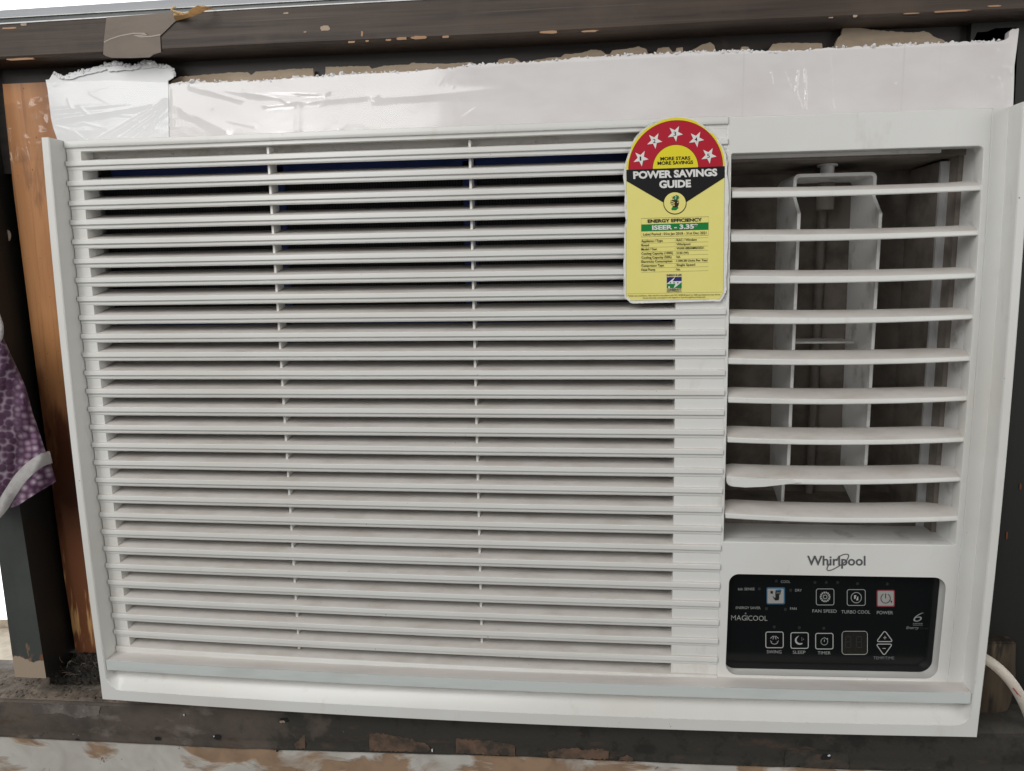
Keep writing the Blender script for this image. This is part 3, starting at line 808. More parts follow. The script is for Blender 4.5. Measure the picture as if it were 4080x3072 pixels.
# clear tape film: wrinkled, over the boards and the batten
def film(name, u_pts, v_pts, Y, creases, label, seed, amp=0.00006, nu=150, nv=26, fm=None):
    """u_pts: top edge px points, v_pts: bottom edge px points"""
    ux = [p[0] for p in u_pts]; uy = [p[1] for p in u_pts]; vx = [p[0] for p in v_pts]; vy = [p[1] for p in v_pts]
    rnd = random.Random(seed * 13)
    creases = list(creases)
    for i in range(int((ux[-1] - ux[0]) / 60) + 4):
        x0 = rnd.uniform(ux[0], ux[-1]); y0 = rnd.uniform(np.interp(x0, ux, uy) + 12, np.interp(x0, vx, vy) - 10)
        a_ = rnd.gauss(0, 0.5); L_ = rnd.uniform(20, 130)
        creases.append((x0, float(y0), x0 + L_ * math.cos(a_), float(y0) + L_ * math.sin(a_), rnd.uniform(2.5, 5), rnd.uniform(0.0001, 0.00035)))
    bm = bmesh.new()
    G = []
    for i in range(nu + 1):
        t = i / nu; row = []
        xt = ux[0] + (ux[-1] - ux[0]) * t; xb = vx[0] + (vx[-1] - vx[0]) * t
        for j in range(nv + 1):
            s = j / nv
            x = xt + (xb - xt) * s
            y = np.interp(xt, ux, uy) * (1 - s) + np.interp(xb, vx, vy) * s
            p = at(x, float(y), Y)
            d = amp * noise.noise((x * 0.006 + seed, y * 0.02, seed)) + 0.35 * amp * noise.noise((x * 0.03, y * 0.05, seed + 3))
            for (ax, ay, bx, by, w, h) in creases:
                L2 = (bx - ax) ** 2 + (by - ay) ** 2
                q = max(0, min(1, ((x - ax) * (bx - ax) + (y - ay) * (by - ay)) / L2))
                dd = math.hypot(x - ax - q * (bx - ax), y - ay - q * (by - ay)) / w
                if dd < 3: d += 0.45 * h * math.exp(-dd * dd)
            row.append(bm.verts.new((p.x, p.y - abs(d) * 1.2, p.z)))
        G.append(row)
    for i in range(nu):
        for j in range(nv):
            bm.faces.new((G[i][j], G[i + 1][j], G[i + 1][j + 1], G[i][j + 1]))
    return tag(obj(name, bm, fm or M['film'], smooth=True), label, 'tape')
film('clear_tape', [(664, 338), (1020, 322), (2040, 258), (2900, 214)], [(664, 560), (1020, 540), (2040, 500), (2900, 470)], Y_FOAM2 - 0.0006,
     [(760, 345, 960, 400, 9, 0.0012), (820, 350, 1180, 400, 12, 0.0010), (980, 360, 1300, 372, 16, 0.0014), (1060, 420, 1500, 380, 12, 0.0008), (1500, 390, 2000, 360, 18, 0.0009), (690, 360, 690, 500, 6, 0.0010), (1190, 430, 1188, 520, 10, 0.0006), (700, 420, 900, 520, 20, 0.0006)],
     'crinkled clear tape stretched over the left half of the long board', 1, nu=380, nv=40)
film('clear_tape', [(2900, 216), (3400, 196), (4036, 172)], [(2900, 470), (3400, 452), (4036, 440)], Y_FOAM2 - 0.0006,
     [(3068, 280, 3080, 336, 3.5, 0.0010), (3122, 280, 3150, 350, 3.5, 0.0010), (3180, 278, 3170, 362, 3.5, 0.0012), (3170, 362, 3196, 434, 3.5, 0.0012), (3206, 274, 3211, 432, 3.5, 0.0012), (3300, 210, 3312, 430, 14, 0.0007), (3350, 350, 3560, 335, 9, 0.0005)],
     'smooth clear tape over the right half of the long board', 2, nu=260, nv=40)
film('clear_tape', [(186, 330), (440, 320), (672, 330)], [(215, 560), (440, 560), (672, 545)], Y_FOAM + 0.0018,
     [(200, 440, 660, 400, 10, 0.0008), (205, 480, 665, 410, 12, 0.0009), (400, 560, 672, 400, 9, 0.0012), (480, 560, 672, 420, 8, 0.0012), (590, 528, 668, 402, 5, 0.0016), (272, 398, 290, 440, 4, 0.0012), (320, 425, 350, 456, 4, 0.0012), (540, 560, 672, 440, 7, 0.0012)],
     'crinkled clear tape over the short board, fanned into creases', 3, nu=130, nv=60)
film('clear_tape', [(16, 420), (120, 390), (205, 378)], [(46, 650), (120, 640), (172, 640)], Y_BAT - 0.0010,
     [(104, 458, 200, 396, 7, 0.0012), (34, 515, 38, 560, 5, 0.0014), (66, 592, 64, 645, 5, 0.0014), (100, 590, 110, 640, 5, 0.0014), (120, 560, 200, 540, 5, 0.0010), (36, 610, 48, 650, 5, 0.0012), (176, 470, 190, 500, 8, 0.001)],
     'clear tape stuck across the top of the orange batten', 4, nu=70, nv=110, amp=0.0003, fm=M['film_wood'])

# brown packing tape hanging on the rail, with its curled end
pk = empty('packing_tape', at(550, 150, Y_RAIL), 'strip of brown packing tape on the top rail with a curled torn end', 'tape')
bm = bmesh.new()
slab(bm, [(424, 69), (560, 59), (650, 52), (700, 47), (702, 82), (690, 92), (660, 122), (638, 143), (641, 208), (612, 216), (595, 228), (520, 231), (442, 230), (420, 222), (411, 216), (415, 150)], Y_RAIL - 0.0009, 0.0005)
bmesh.ops.recalc_face_normals(bm, faces=bm.faces[:])
o = obj('strip', bm, M['tape_brown']); set_parent_keep(o, pk)
bm = bmesh.new()
stroke(bm, [(414, 168), (440, 155), (480, 142), (530, 133), (575, 133), (588, 137), (560, 141), (530, 140), (560, 147), (600, 145), (640, 138)], 5, Y_RAIL - 0.0011)
o = obj('crease', bm, M['tape_line']); set_parent_keep(o, pk)
bm = bmesh.new()
curl = [((700, 84), (692, 48)), ((735, 74), (728, 54)), ((765, 66), (752, 47)), ((800, 52), (765, 32)), ((825, 40), (790, 21)), ((842, 36), (815, 22)), ((858, 41), (842, 31))]
P0 = [(at(a[0], a[1], Y_RAIL - 0.001 - 0.006 * math.sin(i / 6 * 3.0)), at(b[0], b[1], Y_RAIL - 0.001 - 0.013 * math.sin(i / 6 * 3.0))) for i, (a, b) in enumerate(curl)]
va = [bm.verts.new(a) for a, b in P0]; vm = [bm.verts.new((a + b) / 2 + Vector((0, -0.002, 0))) for a, b in P0]; vb = [bm.verts.new(b) for a, b in P0]
for i in range(6):
    bm.faces.new((va[i], va[i + 1], vm[i + 1], vm[i])); bm.faces.new((vm[i], vm[i + 1], vb[i + 1], vb[i]))
bmesh.ops.solidify(bm, geom=bm.faces[:], thickness=0.0004)
o = obj('curled_end', bm, M['tape_curl'], smooth=True); set_parent_keep(o, pk)
bm = bmesh.new()
tp = smooth_path([at(728, 56, Y_RAIL - 0.004), at(705, 50, Y_RAIL - 0.006), at(690, 44, Y_RAIL - 0.008), at(684, 35, Y_RAIL - 0.009), at(692, 29, Y_RAIL - 0.008), at(702, 28, Y_RAIL - 0.007)])
tube(bm, tp, [0.0012 - 0.0007 * i / (len(tp) - 1) for i in range(len(tp))], 8)
o = obj('torn_curl', bm, M['tape_curl'], smooth=True); set_parent_keep(o, pk)

# ================================================================== CLOTH
Y_CL = -0.004
edge = [(-10, 1262), (4, 1290), (11, 1312), (14, 1335), (22, 1350), (40, 1385), (62, 1426), (80, 1462), (100, 1509), (116, 1560), (130, 1615), (146, 1660), (162, 1712), (176, 1758), (190, 1806), (206, 1842), (214, 1880), (224, 1917)]
bot = [(224, 1917), (200, 1934), (172, 1950), (146, 1966), (108, 1990), (70, 2015), (30, 2028), (0, 2032), (-120, 2040)]
def cl_edge(y):
    return float(np.interp(y, [p[1] for p in edge], [p[0] for p in edge]))
bm = bmesh.new(); uvl = bm.loops.layers.uv.new('UVMap')
G = []; nu, nv = 34, 40
for j in range(nv + 1):
    t = j / nv; row = []
    for i in range(nu + 1):
        s = i / nu
        yr = 1262 + (1917 - 1262) * t
        x1 = cl_edge(yr); x0 = -150
        x = x0 + (x1 - x0) * s
        # bottom hem slopes down to the left
        yb = np.interp(x, [p[0] for p in bot][::-1], [p[1] for p in bot][::-1])
        y = 1262 + (float(yb) - 1262) * t
        ed = min(1, (1 - s) * 3)
        dep = 0.010 * (1 - math.sqrt(max(0, 1 - (1 - ed) ** 2))) if s > 0 else 0
        wv = 0 + 0.004 * noise.noise((x * 0.012, y * 0.006, 2.0)) + 0.0022 * math.sin(x * 0.05 + y * 0.012)
        ztex = 0.0012 * noise.noise((x * 0.06, y * 0.06, 0))
        p = at(x, y, Y_CL + dep + wv + ztex)
        row.append((bm.verts.new(p), (x / 31.0 + 0.25 * math.sin(y / 60), y / 27.0)))
    G.append(row)
for j in range(nv):
    for i in range(nu):
        q = (G[j][i], G[j][i + 1], G[j + 1][i + 1], G[j + 1][i])
        f = bm.faces.new([a[0] for a in q])
        for lp, a in zip(f.loops, q): lp[uvl].uv = a[1]
bmesh.ops.solidify(bm, geom=bm.faces[:], thickness=-0.003)
cloth = tag(obj('patterned_cloth', bm, M['cloth'], smooth=True), 'purple honeycomb patterned cloth with white piping hanging at the left edge', 'cloth')
bm = bmesh.new()
def cloth_y(x, y):
    x1 = cl_edge(min(1917, max(1262, y))); sfr = (x + 150) / (x1 + 150)
    ed = min(1, max(0, (1 - sfr)) * 3)
    return Y_CL + 0.010 * (1 - math.sqrt(max(0, 1 - (1 - ed) ** 2))) + 0.004 * noise.noise((x * 0.012, y * 0.006, 2.0)) + 0.0022 * math.sin(x * 0.05 + y * 0.012)
cl = smooth_path([Vector(q + (0,)) for q in ((-40, 2070), (6, 2020), (40, 1966), (76, 1912), (118, 1868), (158, 1838), (186, 1826), (204, 1821))], 5)
rows = []
for i, q in enumerate(cl):
    t_ = (cl[min(i + 1, len(cl) - 1)] - cl[max(i - 1, 0)]).normalized(); n_ = Vector((-t_.y, t_.x, 0))
    row = []
    for k_, w_ in enumerate((-1, -0.85, -0.4, 0, 0.4, 0.85, 1)):
        c_ = q + n_ * (w_ * 25)
        lift = 0.0002 + 0.0013 * (1 - w_ * w_) + 0.0003 * noise.noise((c_.x * 0.1, c_.y * 0.1, 1))
        row.append(bm.verts.new(at(c_.x, c_.y, cloth_y(c_.x, c_.y) - 0.0004 - lift)))
    rows.append(row)
for ra, rb in zip(rows, rows[1:]):
    for k_ in range(6): bm.faces.new((ra[k_], ra[k_ + 1], rb[k_ + 1], rb[k_]))
obj('piping', bm, M['piping'], cloth, smooth=True)
bm = bmesh.new()
tube(bm, smooth_path([at(-12, 1250, Y_CL + 0.002), at(2, 1290, Y_CL), at(4, 1330, Y_CL), at(-8, 1365, Y_CL)]), 0.0016, 10)
obj('piping', bm, M['piping'], cloth, smooth=True)

# ================================================================== AIR CONDITIONER
AC = empty('air_conditioner', (0, 0.02, -0.216), 'white window air conditioner with slatted grille, side louvers and black control panel', 'air conditioner')
def ac(name, bm, mats, **k):
    o = obj(name, bm, mats, None, **k)
    set_parent_keep(o, AC)
    return o

D_BAR, D_PAN, D_PLATE = 0.0145, 0.016, 0.0163
# bezel: side rims, bottom rim with its scooped recess, all one moulding
XO, XI, ZT, ZB = 0.3283, 0.3222, 0.2158, -0.2133
corner = {}
def inner_contour():
    r = 0.011; zb = -0.2035
    pts = []
    zz = list(np.linspace(ZT, -0.1885, 26))
    for z in zz: pts.append((-XI, z))
    corner.clear()
    for i in range(0, 9):
        a = math.radians(180 + 90 * i / 8)
        pts.append((-XI + r + r * math.cos(a), zb + r + r * math.sin(a))); corner[pts[-1]] = (-1, i / 8)
    for x in np.linspace(-XI + r, XI - r, 26)[1:-1]: pts.append((x, zb))
    for i in range(0, 9):
        a = math.radians(270 + 90 * i / 8)
        pts.append((XI - r + r * math.cos(a), zb + r + r * math.sin(a))); corner[pts[-1]] = (1, 1 - i / 8)
    for z in zz[::-1]: pts.append((XI, z))
    return pts
ic = inner_contour()
def outer_of(p):
    x, z = p
    if p in corner:
        sg, t = corner[p]; r = 0.011
        if t <= 0.5: return (sg * XO, -0.1925 + (ZB + 0.1925) * t / 0.5)
        return (sg * (XO + (XI - r - XO) * (t - 0.5) / 0.5), ZB)
    if z > -0.1925: return (math.copysign(XO, x), z)
    return (x, ZB)
def back_of(p):
    x, z = p
    if z >= -0.1886: return (x, 0.0205, z)
    s = math.copysign(1, x)
    if abs(x) > XI - 0.0111:
        t = (XI - abs(x)) / 0.011
        return (s * (XI - 0.0115 * t * t), 0.0155, -0.1875)
    return (x, 0.0155, -0.1875)
bm = bmesh.new()
R0 = [(outer_of(p)[0], 0.045, outer_of(p)[1]) for p in ic]
def inset(p, d):
    o = outer_of(p); dx = p[0] - o[0]; dz = p[1] - o[1]; L = math.hypot(dx, dz) or 1
    return (o[0] + dx / L * d, o[1] + dz / L * d)
R1 = [(outer_of(p)[0], 0.0010, outer_of(p)[1]) for p in ic]
R2 = [(inset(p, 0.0009)[0], 0.0, inset(p, 0.0009)[1]) for p in ic]
def out_in(p, d):
    o = outer_of(p); dx = o[0] - p[0]; dz = o[1] - p[1]; L = math.hypot(dx, dz) or 1
    return (p[0] + dx / L * d, p[1] + dz / L * d)
R3 = [(out_in(p, 0.0006)[0], 0.0, out_in(p, 0.0006)[1]) for p in ic]
R4 = [(p[0], 0.0007, p[1]) for p in ic]
R5 = []
for p in ic:
    b = back_of(p); a = (p[0], 0.0007, p[1])
    sc = 0.0014 if p[1] < -0.19 else 0
    R5.append((a[0] * 0.5 + b[0] * 0.5, a[1] * 0.5 + b[1] * 0.5 , a[2] * 0.5 + b[2] * 0.5 - sc))
R6 = [back_of(p) for p in ic]
loft(bm, [R0, R1, R2, R3, R4, R5, R6], closed=False, caps=False)
bmesh.ops.remove_doubles(bm, verts=bm.verts[:], dist=1e-6)
ac('bezel', bm, M['plastic'], smooth=True, bowed=True)

# ledge with its shiny trim strip
bm = bmesh.new()
box(bm, -XI + 0.0002, XI - 0.0002, 0.0019, 0.024, -0.1876, -0.1801, nx=24)
ledge = ac('ledge', bm, M['ledge_dust'], bowed=True)
bm = bmesh.new()
box(bm, -XI + 0.0006, XI - 0.0006, 0.0013, 0.0021, -0.1879, -0.18, nx=24)
o = obj('trim_strip', bm, M['ledge'], ledge, bowed=True)
o.matrix_parent_inverse = Matrix.Translation(-Vector(AC.location)).inverted() @ Matrix.Translation(-Vector(AC.location)) if False else Matrix.Identity(4)

# casing behind: unseen, added to keep stray light out of the unit
bm = bmesh.new()
box(bm, -0.316, 0.318, 0.135, 0.45, -0.205, 0.212)
box(bm, -0.322, 0.322, 0.0205, 0.136, 0.2120, 0.2150)
box(bm, -0.322, 0.322, 0.0245, 0.136, -0.2100, -0.1890)
box(bm, -0.3262, -0.3225, 0.0206, 0.136, -0.206, 0.2115)
box(bm, 0.3225, 0.3262, 0.0206, 0.136, -0.206, 0.2115)
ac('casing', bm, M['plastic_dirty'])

# grille slats
def zl(k): return 0.2015 - 0.01395 * (k - 1)
def zr(k): return 0.2022 - 0.014104 * (k - 1)
def xr(k): return 0.1472 + 0.0026 * k / 27
SEG = 16
def slat_bm(k, prof, xL=-0.3217):
    bm = bmesh.new()
    rings = []
    xR = xr(k)
    for i in range(SEG + 1):
        t = i / SEG; x = xL + (xR - xL) * t; z0 = zl(k) + (zr(k) - zl(k)) * t
        wob = 0.00012 * noise.noise((x * 12, k * 3.1, 0))
        rings.append([(x, y, z0 + z + wob) for y, z in prof])
    fs = loft(bm, rings)
    return bm
PROF = [(0.0149, 0.0), (0.0145, -0.0004), (0.01445, -0.0018), (0.0145, -0.0033), (0.0149, -0.0037), (0.0160, -0.0037), (0.0163, -0.0040), (0.0161, -0.0055), (0.0164, -0.0064), (0.0172, -0.0069), (0.0184, -0.0066),
        (0.0190, -0.0032), (0.0345, 0.0029), (0.0350, 0.0047), (0.0240, 0.0019)]
for k in range(1, 28):
    bm = slat_bm(k, PROF)
    bmesh.ops.recalc_face_normals(bm, faces=bm.faces[:])
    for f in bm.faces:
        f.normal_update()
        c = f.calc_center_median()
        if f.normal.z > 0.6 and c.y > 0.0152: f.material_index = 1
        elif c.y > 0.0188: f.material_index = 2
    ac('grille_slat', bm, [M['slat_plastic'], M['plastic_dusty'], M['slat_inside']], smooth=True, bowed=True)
# top bar and bottom sill of the grille
PT = [(0.0155, 0.0143), (0.0146, 0.0139), (0.0145, 0.0118), (0.0145, 0.0100), (0.0149, 0.0094), (0.0160, 0.0093), (0.0163, 0.0090), (0.0164, 0.0068), (0.0172, 0.0063), (0.0205, 0.0066), (0.0205, 0.0143)]
bm = slat_bm(1, [(y, z) for y, z in PT]); ac('top_bar', bm, M['plastic'], smooth=True, bowed=True)
PB = [(0.0150, 0.0), (0.0145, -0.0005), (0.0146, -0.0030), (0.0152, -0.0055), (0.0163, -0.0075), (0.0163, -0.0130), (0.0205, -0.0130), (0.0335, -0.004), (0.0335, 0.0042), (0.0240, 0.0019)]
bm = slat_bm(28, PB); bmesh.ops.recalc_face_normals(bm, faces=bm.faces[:])
for f in bm.faces:
    f.normal_update()
    if f.normal.z > 0.6 and f.calc_center_median().y > 0.0152: f.material_index = 1
ac('bottom_sill', bm, [M['plastic'], M['plastic_dusty']], smooth=True, bowed=True)
# plates closing the slots at both ends
for (xa, xb, xa2, xb2) in ((-0.3214, -0.3105, -0.3214, -0.3105), (0.1137, 0.1473, 0.1166, 0.1500)):
    bm = bmesh.new()
    rings = []
    for j in range(41):
        z = 0.211 + (-0.183 - 0.211) * j / 40; t = j / 40
        a = xa + (xa2 - xa) * t; b = xb + (xb2 - xb) * t
        rings.append([(a, D_PLATE + 0.0002, z), (b, D_PLATE + 0.0002, z), (b, 0.034, z), (a, 0.034, z)])
    loft(bm, rings)
    ac('side_plate', bm, M['plastic'], bowed=True)
# upright ribs between the slats
for (xa, xb) in ((at(1066, 600, 0.021).x, at(1190, 2590, 0.021).x), (at(1871, 600, 0.021).x, at(1921, 2620, 0.021).x)):
    bm = bmesh.new(); rings = []
    for j in range(31):
        t = j / 30; z = 0.208 - 0.384 * t; x = xa + (xb - xa) * t
        rings.append([(x - 0.0008, 0.0215, z), (x + 0.0008, 0.0215, z), (x + 0.0007, 0.034, z), (x - 0.0007, 0.034, z)])
    loft(bm, rings)
    ac('grille_rib', bm, M['plastic'])
# pale moulding behind the topmost slot
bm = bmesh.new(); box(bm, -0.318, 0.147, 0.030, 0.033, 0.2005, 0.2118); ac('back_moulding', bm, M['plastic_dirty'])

# air filter: dark mesh with blue frame bars
YF = 0.046
bm = bmesh.new(); box(bm, -0.318, 0.149, YF + 0.003, YF + 0.006, -0.186, 0.205)
filt = ac('air_filter', bm, M['filter_mesh'])
def filt_bar(x0, x1, z0, z1):
    bm = bmesh.new(); box(bm, x0, x1, YF, YF + 0.0028, z0, z1)
    obj('filter_frame_bar', bm, M['filter_blue'], filt)
def zf(px, py): return at(px, py, YF).z
def xf(px, py): return at(px, py, YF).x
filt_bar(xf(440, 660), 0.148, zf(1500, 684), zf(1500, 600))
filt_bar(xf(480, 1310), 0.148, zf(600, 1318), zf(600, 1292))
filt_bar(xf(420, 2500), 0.148, -0.178, -0.170)
filt_bar(xf(1092, 780), xf(1134, 780), -0.17, zf(1500, 652))
filt_bar(xf(1846, 780), xf(1896, 780), -0.17, zf(1500, 652))
filt_bar(xf(2640, 780), xf(2680, 780), -0.17, zf(1500, 652))

# right fascia with the louver opening and the control recess
def fill_curve(name, loops, Y, depth, bevel):
    c = bpy.data.curves.new(name, 'CURVE'); c.dimensions = '2D'; c.fill_mode = 'BOTH'
    c.extrude = depth / 2; c.bevel_depth = bevel; c.bevel_resolution = 2
    for lp in loops:
        sp = c.splines.new('POLY'); sp.points.add(len(lp) - 1); sp.use_cyclic_u = True
        for q, p in zip(lp, sp.points): p.co = (q[0], q[1], 0, 1)
    o = bpy.data.objects.new(name, c); COL.objects.link(o)
    dg = bpy.context.evaluated_depsgraph_get(); ev = o.evaluated_get(dg); me = ev.to_mesh()
    bm = bmesh.new(); bm.from_mesh(me); ev.to_mesh_clear()
    bpy.data.objects.remove(o); bpy.data.curves.remove(c)
    for v in bm.verts:
        x, y, z = v.co
        v.co = (x, Y + depth / 2 + bevel - z, y)
    return bm
def dense(lp, step=0.012):
    out = []
    for a, b in zip(lp, lp[1:] + lp[:1]):
        n = max(1, int(math.hypot(b[0] - a[0], b[1] - a[1]) / step))
        for i in range(n): out.append((a[0] + (b[0] - a[0]) * i / n, a[1] + (b[1] - a[1]) * i / n))
    return out
def rr_m(x0, z0, x1, z1, radii):
    """rounded rectangle in metres, radii: bl, br, tr, tl"""
    pts = []
    for cx, cz, r, a0 in ((x0, z0, radii[0], 180), (x1, z0, radii[1], 270), (x1, z1, radii[2], 0), (x0, z1, radii[3], 90)):
        sx = 1 if cx == x0 else -1; sz = 1 if cz == z0 else -1
        if r < 1e-5: pts.append((cx, cz)); continue
        for i in range(9):
            a = math.radians(a0 + 90 * i / 8)
            pts.append((cx + sx * r + r * math.cos(a), cz + sz * r + r * math.sin(a)))
    return pts
OX0, OX1, OZ0, OZ1 = 0.1500, 0.3086, -0.0772, 0.1925
BV = 0.0006
outer = [(0.1505, -0.1835), (0.3122, -0.1835), (0.3122, 0.2153), (0.1476, 0.2153)]
opening = [(q[0] + (0.0012 * (OZ1 - q[1]) / (OZ1 - OZ0) if q[0] < 0.2 else 0), q[1]) for q in rr_m(OX0 - BV, OZ0 - BV, OX1 + BV, OZ1 + BV, (0.0006, 0.002, 0.0040, 0.0015))]
recess = rr_m(0.1566 - BV, -0.1775 - BV, 0.3043 + BV, -0.1018 + BV, (0.0085, 0.0085, 0.0085, 0.0070))
bm = fill_curve('fascia', [dense(outer), dense(opening)[::-1], dense(recess)[::-1]], D_PAN, 0.010, BV)
ac('fascia', bm, M['plastic'], smooth=True, bowed=True, recalc=False)
bm = bmesh.new()
box(bm, 0.3126, XI + 0.0004, D_PAN - 0.0006, 0.03, -0.1835, 0.2153, nz=24)
bmesh.ops.bevel(bm, geom=[e for e in bm.edges if abs(e.verts[0].co.x - 0.3126) < 1e-6 and abs(e.verts[1].co.x - 0.3126) < 1e-6 and max(e.verts[0].co.y, e.verts[1].co.y) < 0.02], offset=0.0005, segments=2, affect='EDGES')
ac('side_strip', bm, M['plastic'], bowed=True)

# duct behind the louvers
bm = bmesh.new()
Y0d, Y1d = 0.0272, 0.128
def quad(pts, mi=0):
    f = bm.faces.new([bm.verts.new(p) for p in pts]); f.material_index = mi
xl_, xr_, zb_, zt_ = OX0 - 0.001, OX1 + 0.0035, OZ0 - 0.002, OZ1 + 0.0035
box(bm, xl_ - 0.003, xl_, 0.0205, Y1d, zb_, zt_, mi=0)                              # left
box(bm, xr_, xr_ + 0.003, 0.0272, 0.047, zb_, zt_, mi=1)                           # right, pale front part
box(bm, xr_ - 0.003, xr_ + 0.003, 0.0475, Y1d, zb_, zt_, mi=0)
box(bm, xl_, xr_, 0.0272, 0.044, zt_, zt_ + 0.003, mi=1)                           # top
box(bm, xl_, xr_, 0.0445, Y1d, zt_ - 0.005, zt_ + 0.003, mi=0)
box(bm, xl_, xr_, 0.0272, 0.060, zb_ - 0.003, zb_, mi=1)                           # floor
box(bm, xl_, xr_, 0.0605, Y1d, zb_ - 0.003, zb_ + 0.006, mi=0)
box(bm, xl_ - 0.003, xr_ + 0.003, Y1d, Y1d + 0.004, zb_, zt_, mi=0)                # back
box(bm, xl_, xr_ - 0.02, 0.036, 0.0385, zt_ - 0.0042, zt_, mi=1)                   # lip under the top
duct = ac('air_duct', bm, [M['duct'], M['duct_light']])
bm = bmesh.new()
fa = at(3740, 800, 0.060); fb_ = at(3794, 800, 0.060)
box(bm, fa.x, fb_.x, 0.060, 0.0625, zb_, zt_ - 0.007)
box(bm, fa.x, fa.x + 0.0022, 0.0630, 0.11, zb_, zt_ - 0.007, mi=1)
box(bm, fb_.x + 0.003, fb_.x + 0.005, 0.052, 0.064, zb_, zt_ - 0.006)
obj('duct_flange', bm, [M['duct_foil'], M['duct']], duct)

# upright deflector: two vanes, bracket, crossbar, pivot
defl = None
def vane_bm(px_mid):
    X = at(px_mid, 900, 0.048).x
    zj1 = at(px_mid - 12, 783, 0.062).z; zj2 = at(px_mid, 850, 0.048).z; zk1 = at(px_mid - 40, 1860, 0.048).z; zk2 = at(px_mid - 60, 1915, 0.06).z
    pr = [(0.062, 0.157), (0.062, zj1), (0.048, zj2), (0.048, zk1), (0.060, zk2), (0.060, -0.068), (0.098, -0.052), (0.106, 0.157)]
    bm = bmesh.new()
    rings = [[(X + dx, y, z) for y, z in pr] for dx in (-0.0011, 0.0011)]
    loft(bm, rings)
    return bm, X
bmA, XA = vane_bm(3182); bmB, XB = vane_bm(3506)
bm = bmesh.new()
# bracket: bar with rounded shoulders
zbk = at(3300, 690, 0.062).z
ring0 = []
prof = []
for i in range(7):
    a = math.radians(180 - 90 * i / 6); prof.append((XA - 0.0011 + 0.004 + 0.004 * math.cos(a), zbk - 0.004 + 0.004 * math.sin(a)))
for i in range(7):
    a = math.radians(90 - 90 * i / 6); prof.append((XB + 0.0011 - 0.004 + 0.004 * math.cos(a), zbk - 0.004 + 0.004 * math.sin(a)))
inn = []
for i in range(7):
    a = math.radians(0 + 90 * i / 6); inn.append((XB + 0.0011 - 0.0045 + 0.0022 * math.cos(a), zbk - 0.0045 + 0.0022 * math.sin(a)))
for i in range(7):
    a = math.radians(90 + 90 * i / 6); inn.append((XA - 0.0011 + 0.0045 + 0.0022 * math.cos(a), zbk - 0.0045 + 0.0022 * math.sin(a)))
lp = [(XA - 0.0011, 0.157)] + prof + [(XB + 0.0011, 0.157), (XB - 0.0011, 0.157)] + inn + [(XA + 0.0011, 0.157)]
if zbk < 0.163:
    lp = [(x, z) for x, z in lp if z > 0.1]
loft(bm, [[(x, 0.062, z) for x, z in lp], [(x, 0.106, z) for x, z in lp]])
defl = ac('deflector', bm, M['duct_light'])
obj('vane', bmA, M['duct_light'], defl); obj('vane', bmB, M['duct_light'], defl)
bm = bmesh.new(); zc = at(3300, 1362, 0.062).z
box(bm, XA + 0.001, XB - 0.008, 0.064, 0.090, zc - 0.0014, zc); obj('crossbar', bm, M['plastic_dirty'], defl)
def cyl(bm, x, y, z0, z1, r, n=16):
    loft(bm, [[(x + r * math.cos(2 * math.pi * i / n), y + r * math.sin(2 * math.pi * i / n), z) for i in range(n)] for z in (z0, z1)])
bm = bmesh.new(); pv = at(3297, 650, 0.075); zp1 = at(3297, 664, 0.075).z
cyl(bm, pv.x, 0.075, zp1, OZ1 + 0.002, 0.0072); cyl(bm, pv.x, 0.075, zbk - 0.001, zp1, 0.0048)
obj('pivot', bm, M['duct_light'], defl, smooth=True)
bm = bmesh.new(); p2 = at(3290, 760, 0.105); cyl(bm, p2.x, 0.105, at(3290, 836, 0.105).z, OZ1, 0.0066); cyl(bm, p2.x + 0.004, 0.124, zb_, at(3290, 836, 0.124).z, 0.0036)
obj('drain_rod', bm, M['duct_rod'], duct, smooth=True)

# louver blades
S = 0.50633
def q1(x, y): return (2840 + x * S, 560 + y * S)
def q2(x, y): return (2840 + x * S, 1400 + y * S)
LV = [(q1(155, 400), q1(155, 451), q1(2116, 352), q1(2116, 393)),
      (q1(145, 738), q1(147, 797), q1(2097, 706), q1(2097, 746)),
      (q1(135, 1063), q1(137, 1124), q1(2073, 1042), q1(2073, 1083)),
      (q1(132, 1385), q1(133, 1442), q1(2056, 1368), q1(2056, 1406)),
      (q2(120, 52), q2(123, 101), q2(2031, 38), q2(2031, 77)),
      (q2(122, 360), q2(124, 405), q2(2015, 352), q2(2015, 390)),
      (q2(116, 676), q2(118, 718), q2(1995, 676), q2(1995, 714)),
      (q2(109, 985), q2(110, 1030), q2(1973, 988), q2(1973, 1024)),
      (q2(99, 1275), q2(101, 1315), q2(1947, 1296), q2(1947, 1336))]
